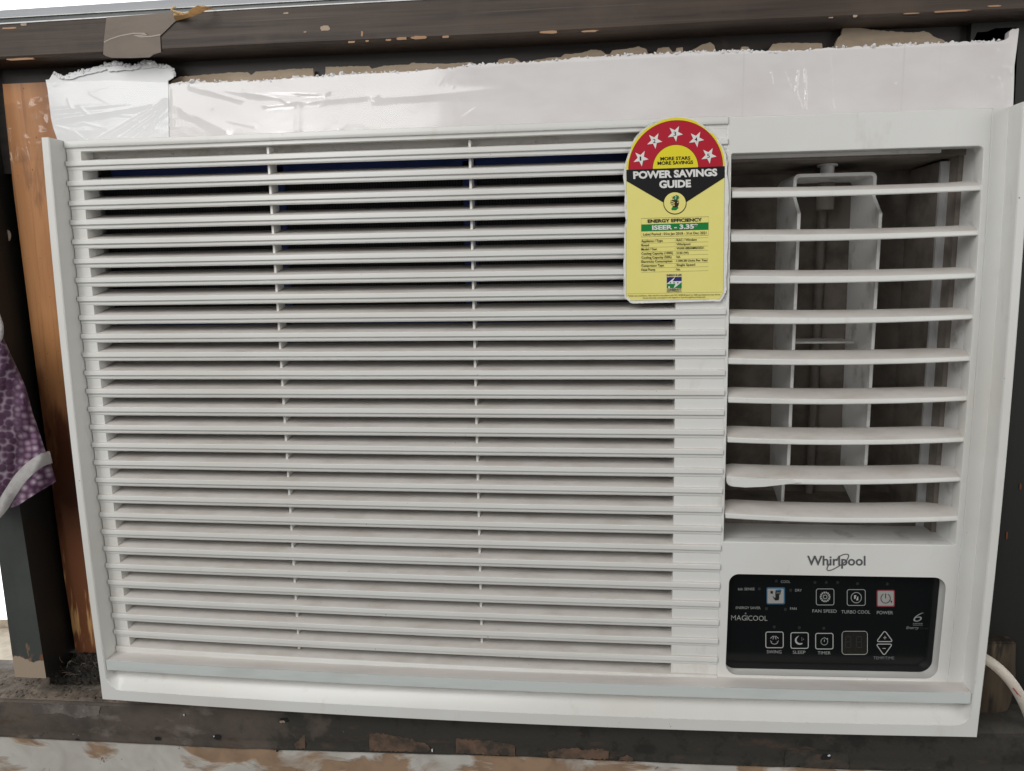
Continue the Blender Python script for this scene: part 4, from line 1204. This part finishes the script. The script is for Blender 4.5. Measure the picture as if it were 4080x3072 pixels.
for k, (a, b, c, d) in enumerate(LV):
    bm = bmesh.new(); rings = []; n = 22
    sag = 5 + 8 * k / 8
    for i in range(n + 1):
        t = i / n; s = 4 * t * (1 - t)
        Yf = 0.0170 - 0.0028 * s
        p = at(a[0] + (c[0] - a[0]) * t, a[1] + (c[1] - a[1]) * t + sag * s, Yf)
        q = at(b[0] + (d[0] - b[0]) * t, b[1] + (d[1] - b[1]) * t + sag * s, Yf)
        e = max(0.0, (t - 0.86) / 0.14); e0 = max(0.0, (0.03 - t) / 0.03)
        dep = 0.0225 * (1 - 0.42 * e ** 1.6) * (1 - 0.25 * e0)
        hh = p.z - q.z
        xo = -0.004 * e ** 2
        rings.append([(p.x, Yf + 0.0005, p.z), (p.x, Yf, p.z - 0.0006), (q.x, Yf, q.z + 0.0006), (q.x, Yf + 0.0006, q.z),
                      (q.x + xo * 0.5, Yf + dep * 0.5, q.z + 0.0028), (p.x + xo, Yf + dep, p.z + 0.0026), (p.x + xo, Yf + dep, p.z + 0.0040), (p.x + xo * 0.6, Yf + dep * 0.68, p.z + 0.0041), (p.x + xo * 0.3, Yf + dep * 0.33, p.z + 0.0028)])
    loft(bm, rings)
    bmesh.ops.recalc_face_normals(bm, faces=bm.faces[:])
    for f in bm.faces:
        f.normal_update()
        cc = f.calc_center_median()
        if f.normal.z > 0.6 and cc.y > 0.018: f.material_index = 1
    bl = ac('louver_blade', bm, [M['plastic'], M['plastic_dusty']], smooth=True)
    if k == 7:
        bl['label'] = 'louver blade with a thumb tab at its left end'
        bm = bmesh.new()
        slab(bm, [q2(108, 1000), q2(110, 1032), q2(118, 1048), q2(135, 1060), q2(170, 1068), q2(250, 1071), q2(400, 1066), q2(520, 1053), q2(620, 1041), q2(700, 1036), q2(640, 1012), q2(400, 1000)], 0.0136, 0.0022)
        bmesh.ops.bevel(bm, geom=bm.edges[:], offset=0.0005, segments=2, affect='EDGES')
        obj('thumb_tab', bm, M['plastic'], bl, smooth=True)
    # pin at the left end
    bm = bmesh.new(); pc = (at(*a, 0.02) + at(*b, 0.02)) / 2
    box(bm, pc.x - 0.004, pc.x + 0.002, 0.0195, 0.0225, pc.z - 0.001, pc.z + 0.001); obj('pin', bm, M['duct'], bl)

# ------------------------------------------------------------------ control panel
YP = 0.0258
bm = fill_curve('control_panel', [rr_m(0.1562, -0.1784, 0.3050, -0.1012, (0.0085, 0.0085, 0.0085, 0.0070))], YP, 0.001, 0.0001)
panel = ac('control_panel', bm, M['panel_black'], bowed=True, recalc=False)
YQ = YP - 0.00025
K = 1 / 3.204
def a7(x, y): return (2860 + x * K, 2180 + y * K)
def a8(x, y): return (3280 + x * K, 2180 + y * K)
def cp_obj(name, fn, mats):
    bm = bmesh.new(); fn(bm)
    return obj(name, bm, mats, panel, recalc=False)
def outline(bm, f, x0, y0, x1, y1, r, w, mi=0):
    stroke(bm, [f(*p) for p in rrect(x0, y0, x1, y1, r)], w * K, YQ, closed=True, mi=mi)
def fill(bm, f, x0, y0, x1, y1, r, Y, mi=0):
    poly(bm, [f(*p) for p in rrect(x0, y0, x1, y1, r)], Y, mi)

def cp_text(s, f, x0, y0, x1, y1, h, m='print_grey', b=0.0, sh=0.0):
    bm = bmesh.new(); text(bm, s, f(x0, y0), f(x1, y1), h * K, YQ, b, sh); obj('lettering', bm, M[m], panel, recalc=False)
for a_ in (('COOL', a7, 805, 457, 925, 457, 33), ('6th SENSE', a7, 257, 551, 470, 550, 32), ('DRY', a7, 987, 567, 1072, 567, 32),
    ('ENERGY SAVER', a7, 230, 789, 545, 792, 32), ('FAN', a7, 923, 800, 1005, 800, 32),
    ('FAN SPEED', a7, 1208, 834, 1517, 838, 40), ('SWING', a7, 625, 1355, 813, 1357, 39), ('SLEEP', a7, 957, 1361, 1118, 1362, 39), ('TIMER', a7, 1275, 1368, 1440, 1369, 38),
    ('TURBO COOL', a8, 232, 846, 600, 849, 41), ('POWER', a8, 685, 856, 890, 857, 41), ('TEMP/TIME', a8, 640, 1432, 905, 1433, 36, 'print_dim'),
    ('6', a8, 1150, 952, 1272, 952, 118, 'print_grey', -0.012, 0.35), ('th', a8, 1246, 850, 1280, 850, 20, 'print_dim', 0, 0.2),
    ('sense', a8, 1145, 985, 1270, 985, 24, 'print_dim', 0.02), ('Energy', a8, 1058, 1044, 1225, 1046, 34, 'print_dim', 0.02, 0.25), ('Saver', a8, 1230, 1046, 1350, 1048, 32, 'print_faint', 0, 0.25)):
    cp_text(*a_)
def f_magic(bm):
    text(bm, 'MAG', a7(170, 933), a7(362, 936), 64 * K, YQ, -0.012); text(bm, 'COOL', a7(388, 938), a7(632, 941), 64 * K, YQ, -0.012)
    stroke(bm, [a7(374, 870), a7(374, 936)], 6 * K, YQ)
    poly(bm, [a7(*p) for p in ell(355, 847, 11, 11, 12)], YQ, 1)
cp_obj('lettering', f_magic, [M['print_bright'], M['print_dim']])
cp_obj('underline', lambda bm: stroke(bm, [a8(1145, 998), a8(1272, 998)], 5 * K, YQ), M['print_dim'])

def f_mode(bm):
    fill(bm, a7, 622, 512, 858, 730, 20, YQ, 1)
    fill(bm, a7, 634, 530, 842, 716, 14, YQ - 0.0001, 0)
    for pts in ([(672, 560), (703, 560), (705, 594), (674, 594)], [(735, 566), (806, 562), (800, 600), (782, 612), (786, 640), (778, 678), (736, 682), (718, 664), (700, 628), (708, 628), (728, 650), (736, 640), (734, 600)]):
        poly(bm, [a7(*p) for p in pts], YQ - 0.0002, 2)
    poly(bm, [a7(*p) for p in ((735, 545), (800, 538), (820, 560), (740, 570))], YQ - 0.00015, 1)
    stroke(bm, [a7(748, 590), a7(765, 580), a7(780, 588), a7(796, 582)], 6 * K, YQ - 0.0003, mi=0)
cp_obj('mode_button', f_mode, [M['silver'], M['btn_blue'], M['print_black']])
def f_power(bm):
    fill(bm, a8, 682, 546, 914, 762, 20, YQ, 1)
    fill(bm, a8, 696, 560, 900, 748, 14, YQ - 0.0001, 0)
    stroke(bm, [a8(*p) for p in ell(797, 655, 60, 60, 28, -62, 242)], 9 * K, YQ - 0.0002, mi=2)
    stroke(bm, [a8(797, 592), a8(797, 655)], 10 * K, YQ - 0.0002, mi=2)
    poly(bm, [a8(*p) for p in ((860, 680), (880, 690), (878, 712), (862, 704))], YQ - 0.0002, 2)
cp_obj('power_button', f_power, [M['silver'], M['btn_red'], M['print_black']])
def f_fan(bm):
    outline(bm, a7, 1257, 533, 1483, 738, 26, 9, 1)
    for i in range(14):
        a = 2 * math.pi * i / 14
        pt = lambda r, da: a7(1370 + r * math.cos(a + da), 635 + r * math.sin(a + da))
        poly(bm, [pt(38, 0.02), pt(66, -0.16), pt(68, 0.10), pt(60, 0.20)], YQ, 0)
    stroke(bm, [a7(*p) for p in ell(1370, 635, 24, 24, 18)], 10 * K, YQ, closed=True, mi=1)
cp_obj('fan_speed_button', f_fan, [M['print_bright'], M['print_grey']])
def f_turbo(bm):
    outline(bm, a8, 306, 542, 537, 744, 26, 9, 0)
    stroke(bm, [a8(*p) for p in ell(422, 645, 66, 66, 28)], 9 * K, YQ, closed=True, mi=0)
    poly(bm, [a8(*p) for p in ((394, 614), (424, 614), (412, 660), (394, 662))], YQ, 1); poly(bm, [a8(*p) for p in ((446, 626), (448, 678), (420, 680), (432, 640))], YQ, 1)
cp_obj('turbo_button', f_turbo, [M['print_grey'], M['print_bright']])
def f_swing(bm):
    outline(bm, a7, 613, 1083, 835, 1284, 24, 11, 0)
    for x0, y0, x1, y1 in ((706, 1134, 672, 1166), (716, 1134, 704, 1178), (728, 1134, 744, 1178), (738, 1134, 776, 1166)):
        stroke(bm, [a7(x0, y0), a7(x1, y1)], 7 * K, YQ)
    stroke(bm, [a7(*p) for p in ell(723, 1200, 46, 38, 14, 10, 170)], 7 * K, YQ)
    stroke(bm, [a7(672, 1192), a7(680, 1212), a7(694, 1204)], 6 * K, YQ); stroke(bm, [a7(774, 1192), a7(768, 1212), a7(754, 1206)], 6 * K, YQ)
cp_obj('swing_button', f_swing, [M['print_bright']])
def f_sleep(bm):
    outline(bm, a7, 933, 1092, 1155, 1292, 24, 11, 0)
    oa = ell(1046, 1190, 62, 56, 18, 60, 250); ob = ell(1076, 1172, 58, 54, 18, 238, 82)
    poly(bm, [a7(*p) for p in oa + ob], YQ)
    poly(bm, [a7(*p) for p in ell(1052, 1184, 46, 42, 14, 75, 238) + ell(1074, 1172, 50, 46, 14, 230, 90)], YQ - 0.0001, 1)
    for cx, cy in ((1072, 1160), (1094, 1176), (1074, 1186)):
        poly(bm, [a7(cx, cy - 9), a7(cx + 8, cy), a7(cx, cy + 9), a7(cx - 8, cy)], YQ - 0.0002, 2)
cp_obj('sleep_button', f_sleep, [M['print_bright'], M['panel_black'], M['print_dim']])
def f_timer(bm):
    outline(bm, a7, 1249, 1101, 1471, 1300, 24, 11, 0)
    stroke(bm, [a7(*p) for p in ell(1360, 1205, 44, 44, 24)], 7 * K, YQ, closed=True, mi=1)
    stroke(bm, [a7(1360, 1180), a7(1360, 1208)], 7 * K, YQ, mi=0); stroke(bm, [a7(1355, 1156), a7(1372, 1160)], 10 * K, YQ, mi=0)
    stroke(bm, [a7(1394, 1164), a7(1406, 1176)], 9 * K, YQ, mi=0)
cp_obj('timer_button', f_timer, [M['print_bright'], M['print_grey']])
def f_display(bm):
    fill(bm, a8, 244, 1078, 560, 1366, 34, YQ, 0)
    outline(bm, a8, 244, 1078, 560, 1366, 38, 15, 1)
    for cx in (318, 456):
        x0, x1, y0, ym, y1 = cx - 34, cx + 34, 1142, 1210, 1282
        for s in (((x0, y0), (x1, y0)), ((x0, ym), (x1, ym)), ((x0, y1), (x1, y1)), ((x0, y0), (x0, ym)), ((x1, y0), (x1, ym)), ((x0, ym), (x0, y1)), ((x1, ym), (x1, y1))):
            stroke(bm, [a8(s[0][0] + (6 if s[0][1] == s[1][1] else 0), s[0][1]), a8(s[1][0] - (6 if s[0][1] == s[1][1] else 0), s[1][1])], 13 * K, YQ - 0.0001, mi=2)
cp_obj('display', f_display, [M['display'], M['print_bright'], M['print_faint']])
def rtri(f, pts, r):
    out = []
    for i in range(3):
        p = Vector(pts[i]); a = Vector(pts[i - 1]); b = Vector(pts[(i + 1) % 3])
        ua = (a - p).normalized(); ub = (b - p).normalized()
        s, e = p + ua * r, p + ub * r
        for k in range(5):
            t = k / 4; out.append(f(*((1 - t) ** 2 * s + 2 * t * (1 - t) * p + t * t * e)))
    return out
def f_up(bm):
    stroke(bm, rtri(a8, [(785, 1064), (890, 1206), (680, 1206)], 34), 11 * K, YQ, closed=True)
    stroke(bm, [a8(767, 1156), a8(807, 1156)], 8 * K, YQ); stroke(bm, [a8(787, 1136), a8(787, 1176)], 8 * K, YQ)
def f_dn(bm):
    stroke(bm, rtri(a8, [(674, 1238), (884, 1238), (777, 1384)], 34), 11 * K, YQ, closed=True)
    stroke(bm, [a8(757, 1293), a8(799, 1294)], 8 * K, YQ)
cp_obj('temperature_up_button', f_up, [M['print_bright']]); cp_obj('temperature_down_button', f_dn, [M['print_bright']])
def f_leds(bm):
    for f, x, y in ((a7, 745, 432), (a7, 530, 533), (a7, 930, 550), (a7, 620, 785), (a7, 862, 795), (a7, 1240, 450), (a7, 1385, 450), (a7, 1530, 450), (a7, 720, 1018), (a7, 1040, 1028), (a7, 1352, 1035), (a8, 437, 465), (a8, 818, 470)):
        poly(bm, [f(*p) for p in ell(x, y, 20, 20, 14)], YQ)
cp_obj('indicator_lamps', f_leds, [M['print_faint']])

# ------------------------------------------------------------------ logo on the fascia
YL = D_PAN - 0.0003
bm = bmesh.new()
text(bm, 'Whirlpool', (3216, 2252), (3448.5, 2252.6), 37, YL, 0.016)
sw = [(172, 176), (195, 130), (250, 98), (300, 90), (324, 100), (322, 128), (296, 172), (250, 210), (205, 240), (160, 266), (112, 290), (68, 299), (50, 288), (52, 262), (72, 226), (92, 204)]
P3 = smooth_path([Vector((a8(*p)[0], a8(*p)[1], 0)) for p in sw], 4)
stroke(bm, [(p.x, p.y) for p in P3], 3.6, YL - 0.00005)
ac('logo', bm, M['logo'], recalc=False)

# ------------------------------------------------------------------ energy label (sticker)
YS = 0.0140
G4 = 1 / 3.6217
def c3(x, y): return (2400 + x * G4, 440 + y * G4)
def c4(x, y): return (2400 + x * G4, 800 + y * G4)
out = [c3(*p) for p in ((1080, 85), (960, 98), (840, 132), (720, 185), (640, 240), (560, 300), (500, 362), (462, 410), (440, 470), (418, 545), (385, 610), (360, 680), (342, 730), (328, 800), (312, 890), (303, 960), (315, 1040), (328, 1130), (330, 1200), (322, 1400), (336, 1540), (342, 1580))] + \
      [c4(*p) for p in ((345, 270), (325, 350), (320, 500), (318, 760), (307, 900), (313, 1100), (304, 1300), (330, 1400), (380, 1440), (400, 1465), (440, 1477), (700, 1470), (1000, 1462), (1400, 1450), (1600, 1445), (1695, 1449), (1735, 1400), (1762, 1345), (1790, 1280), (1784, 1100), (1800, 1000), (1794, 800), (1812, 600), (1806, 380))] + \
      [c3(*p) for p in ((1815, 1640), (1808, 1400), (1822, 1280), (1812, 1040), (1790, 900), (1797, 790), (1778, 650), (1725, 510), (1640, 380), (1580, 310), (1500, 245), (1350, 155), (1200, 100))]
bm = bmesh.new()
slab(bm, out, YS, 0.0002)
# the white margin lifts off a little along its edge
oc = Vector((sum(p[0] for p in out) / len(out), sum(p[1] for p in out) / len(out)))
dn = []
for a_, b_ in zip(out, out[1:] + out[:1]):
    for t_ in range(4): dn.append((a_[0] + (b_[0] - a_[0]) * t_ / 4, a_[1] + (b_[1] - a_[1]) * t_ / 4))
iv, ov = [], []
for i, q in enumerate(dn):
    d_ = (oc - Vector(q)).normalized()
    sc_ = 9
    iv.append(bm.verts.new(at(q[0] + d_.x * sc_, q[1] + d_.y * sc_, YS - 0.00003)))
    lift = 0.0009 * max(0, noise.noise((q[0] * 0.03, q[1] * 0.02, 3)) + 0.25) * (1.3 if q[0] < oc.x or q[1] > 1100 else 0.8)
    ov.append(bm.verts.new(at(q[0] - d_.x * 1.5, q[1] - d_.y * 1.5, YS - 0.00005 - lift)))
for i in range(len(dn)):
    j = (i + 1) % len(dn)
    bm.faces.new((iv[i], iv[j], ov[j], ov[i]))
# edges lift a little
cen = at(2690, 850, YS)
lab = ac('energy_label', bm, M['paper'])
lab['label'] = 'yellow energy rating sticker with red star arch'
def lb(name, fn, mats):
    bm = bmesh.new(); fn(bm); return obj(name, bm, mats, lab, recalc=False)
dY = 0.00006
def f_body(bm):
    top = [(347, 857), (1765, 805)]
    poly(bm, [c3(347, 857), c3(1765, 805), c3(1762, 1300), c4(1756, 300), c4(1745, 1330), c4(1695, 1418), c4(1000, 1430), c4(380, 1440), c4(345, 1390), c4(344, 700), c4(343, 200), c3(343, 1300)], YS - dY)
lb('yellow_field', f_body, [M['st_yellow']])
def arch(cx, cy, rx, ry, tilt, n=40):
    pts = []
    for i in range(n + 1):
        a = math.pi * (1 - i / n)
        x = cx + rx * math.cos(a); y = cy - ry * math.sin(a) + tilt * (x - cx)
        pts.append(c3(x, y))
    return pts
TL = -0.0367
def f_arch(bm):
    poly(bm, arch(1056, 832, 712, 728, TL), YS - 2 * dY, 0)
    poly(bm, arch(1058, 831, 684, 690, TL), YS - 3 * dY, 1)
    poly(bm, arch(1058, 831, 680, 686, TL), YS - 4 * dY, 2)
    poly(bm, arch(1055, 831, 331, 338, TL), YS - 5 * dY, 1)
    poly(bm, arch(1055, 831, 326, 332, TL), YS - 6 * dY, 0)
lb('star_arch', f_arch, [M['st_bright'], M['st_black'], M['st_red']])
STAR = [(56, -108), (112, 14), (14, 117), (-107, 54), (-80, -82)]
stars = [(556, 691), (754, 437), (1051, 333), (1357, 414), (1536, 651)]
for cx, cy in stars:
    def f_star(bm):
        pts = []
        for i in range(5):
            a = Vector(STAR[i]); b = Vector(STAR[(i + 1) % 5])
            pts.append(c3(cx + a.x, cy + a.y)); mid = (a + b) * 0.5
            pts.append(c3(cx + mid.x * 0.50, cy + mid.y * 0.50))
        poly(bm, pts, YS - 7 * dY)
    lb('star', f_star, [M['paper']])
def f_band(bm):
    poly(bm, [c3(346, 857), c3(1766, 804), c3(1766, 966), c3(1212, 1322), c3(1047, 1420), c3(883, 1330), c3(349, 1019)], YS - 5 * dY, 0)
    poly(bm, [c3(*p) for p in ell(1047, 1337, 167, 163, 48)], YS - 6 * dY, 0)
    poly(bm, [c3(*p) for p in ell(1047, 1335, 157, 153, 48)], YS - 7 * dY, 1)
lb('black_band', f_band, [M['st_black'], M['st_yellow']])
def f_emblem(bm):
    Y = YS - 8 * dY
    for pts, mi in (([(985, 1300), (1020, 1288), (1060, 1296), (1104, 1300), (1108, 1330), (1098, 1372), (1086, 1392), (1030, 1398), (1000, 1372), (982, 1340)], 0),
                    ([(1012, 1392), (1086, 1386), (1100, 1408), (1062, 1442), (1000, 1440), (996, 1416)], 1),
                    ([(1018, 1268), (1036, 1238), (1062, 1222), (1104, 1232), (1100, 1282), (1064, 1302), (1040, 1292)], 1),
                    ([(1048, 1240), (1066, 1228), (1074, 1258), (1056, 1284), (1044, 1270)], 2)):
        poly(bm, [c3(*p) for p in pts], Y - (dY if mi == 2 else 0), mi)
    for a in (((988, 1308), (1044, 1330)), ((986, 1336), (1042, 1354)), ((994, 1362), (1044, 1376)), ((1082, 1330), (1102, 1318))):
        stroke(bm, [c3(*a[0]), c3(*a[1])], 3.0, Y - 2 * dY, mi=3)
    for a in (((1000, 1250), (1118, 1262)), ((1010, 1282), (1036, 1230)), ((1070, 1218), (1078, 1300))):
        stroke(bm, [c3(*a[0]), c3(*a[1])], 1.4, Y - 2 * dY, mi=0)
lb('emblem', f_emblem, [M['st_brown'], M['st_green'], M['st_cyan'], M['st_yellow']])
def f_badge(bm):
    Y = YS - 3 * dY
    poly(bm, [c4(*p) for p in ((927, 1098), (1148, 1095), (1148, 1262), (927, 1265))], Y, 4)
    poly(bm, [c4(*p) for p in ((930, 1101), (1049, 1099), (985, 1152), (930, 1196))], Y - dY, 5)
    poly(bm, [c4(*p) for p in ((1052, 1099), (1145, 1098), (1145, 1158), (1014, 1162))], Y - dY, 5)
    poly(bm, [c4(*p) for p in ((930, 1200), (1056, 1198), (1026, 1262), (930, 1263))], Y - dY, 1)
    poly(bm, [c4(*p) for p in ((1145, 1172), (1145, 1260), (1030, 1261), (1066, 1238))], Y - dY, 1)
    poly(bm, [c4(*p) for p in ell(963, 1248, 13, 16, 12)], Y - 2 * dY, 4)
    for x in (985, 1037, 1090): text(bm, 'B' if x == 985 else 'E', c4(x - 9, 1191), c4(x + 9, 1190), 17 * G4, Y - 2 * dY, 0.03, 0, 0)
lb('badge', f_badge, [M['st_brown'], M['st_green'], M['st_cyan'], M['st_yellow'], M['paper'], M['st_navy']])
def f_table(bm):
    Y = YS - 2 * dY
    stroke(bm, [c4(562, 255), c4(1533, 230), c4(1531, 498), c4(560, 523)], 1.2, Y, closed=True)
    poly(bm, [c4(562, 342), c4(1532, 311), c4(1531, 418), c4(561, 443)], Y - dY, 1)
    for l, r in ((557, 532), (615, 592), (675, 652), (737, 712), (797, 772), (855, 832), (917, 890), (973, 950), (1033, 1008)):
        stroke(bm, [c4(562, l), c4(1527, r)], 0.8, Y)
    stroke(bm, [c4(362, 1343), c4(1725, 1318)], 0.8, Y)
    stroke(bm, [c3(346, 1020), c4(344, 700), c4(345, 1390), c4(380, 1440), c4(1000, 1431), c4(1695, 1418), c4(1745, 1330), c4(1757, 300), c3(1764, 966)], 0.6, Y)
lb('table', f_table, [M['st_black'], M['st_green']])
def lt(s, p0, p1, h, Y, b, sh, mi):
    bm = bmesh.new(); text(bm, s, p0, p1, h, Y, b, sh)
    obj('lettering', bm, (M['st_black'], M['paper'], M['st_navy'])[mi], lab, recalc=False)
def letters():
    Y = YS - 9 * dY
    def t3(s, x0, y0, x1, y1, h, b=0.0, mi=0): lt(s, c3(x0, y0), c3(x1, y1), h * G4, Y, b, 0, mi)
    def t4(s, x0, y0, x1, y1, h, b=0.0, mi=0, sh=0): lt(s, c4(x0, y0), c4(x1, y1), h * G4, Y, b, sh, mi)
    for n, (cx, cy) in enumerate(stars):
        w = 10 if n == 0 else 19
        t3(str(n + 1), cx - w - 4, cy + 33, cx + w - 4, cy + 32, 58, 0.004)
    t3('MORE STARS', 838, 721, 1270, 708, 46, 0.03); t3('MORE SAVINGS', 797, 786, 1310, 769, 46, 0.03)
    t3('POWER SAVINGS', 447, 983, 1660, 940, 96, 0.045, 1); t3('GUIDE', 822, 1116, 1280, 1102, 98, 0.045, 1)
    t4('ENERGY EFFICIENCY', 655, 316, 1437, 293, 45, 0.03); t4('ISEER - 3.35*', 718, 419, 1382, 397, 60, 0.04, 1)
    t4('Label Period : 01st Jan 2018 - 31st Dec 2021', 590, 501, 1502, 478, 36, 0.006)
    rows = [('Appliance / Type', 870, 597, 'RAC / Window', 1365, 580), ('Brand', 672, 656, 'Whirlpool', 1268, 641), ('Model / Year', 790, 715, 'WAR18B50M0/2021', 1465, 700),
            ('Cooling Capacity (100%)', 1018, 777, '5130 (W)', 1243, 766), ('Cooling Capacity (50%)', 997, 836, 'NA', 1125, 824), ('Electricity Consumption', 1010, 894, '1184.38 Units Per Year', 1525, 880),
            ('Compressor Type', 888, 953, 'Single Speed', 1337, 940), ('Heat Pump', 763, 1011, 'No', 1120, 1004)]
    for s, xe, y, s2, xe2, y2 in rows:
        t4(s, 563, y, xe, y - 0.0257 * (xe - 563), 32, 0.012); t4(s2, 1070, y2 + 1, xe2, y2 + 1 - 0.0257 * (xe2 - 1070), 31, 0.012)
        t4(':', 1046, y2 + 2, 1051, y2 + 2, 22, 0.0)
    t4('ENERGY IS LIFE', 930, 1088, 1143, 1084, 27, 0.03, 2); t4('CONSERVE IT', 932, 1300, 1140, 1296, 30, 0.03, 2); t4('BEE/AAT/0282014', 930, 1321, 1142, 1316, 14, 0.01)
    t4('*Under test conditions, when tested in accordance with ISO 16358 & based on 1600 operating hours per annum.', 370, 1382, 1707, 1361, 22)
    t4('Actual electricity consumption will depend on how the appliance being used.', 583, 1412, 1487, 1397, 21)
letters()
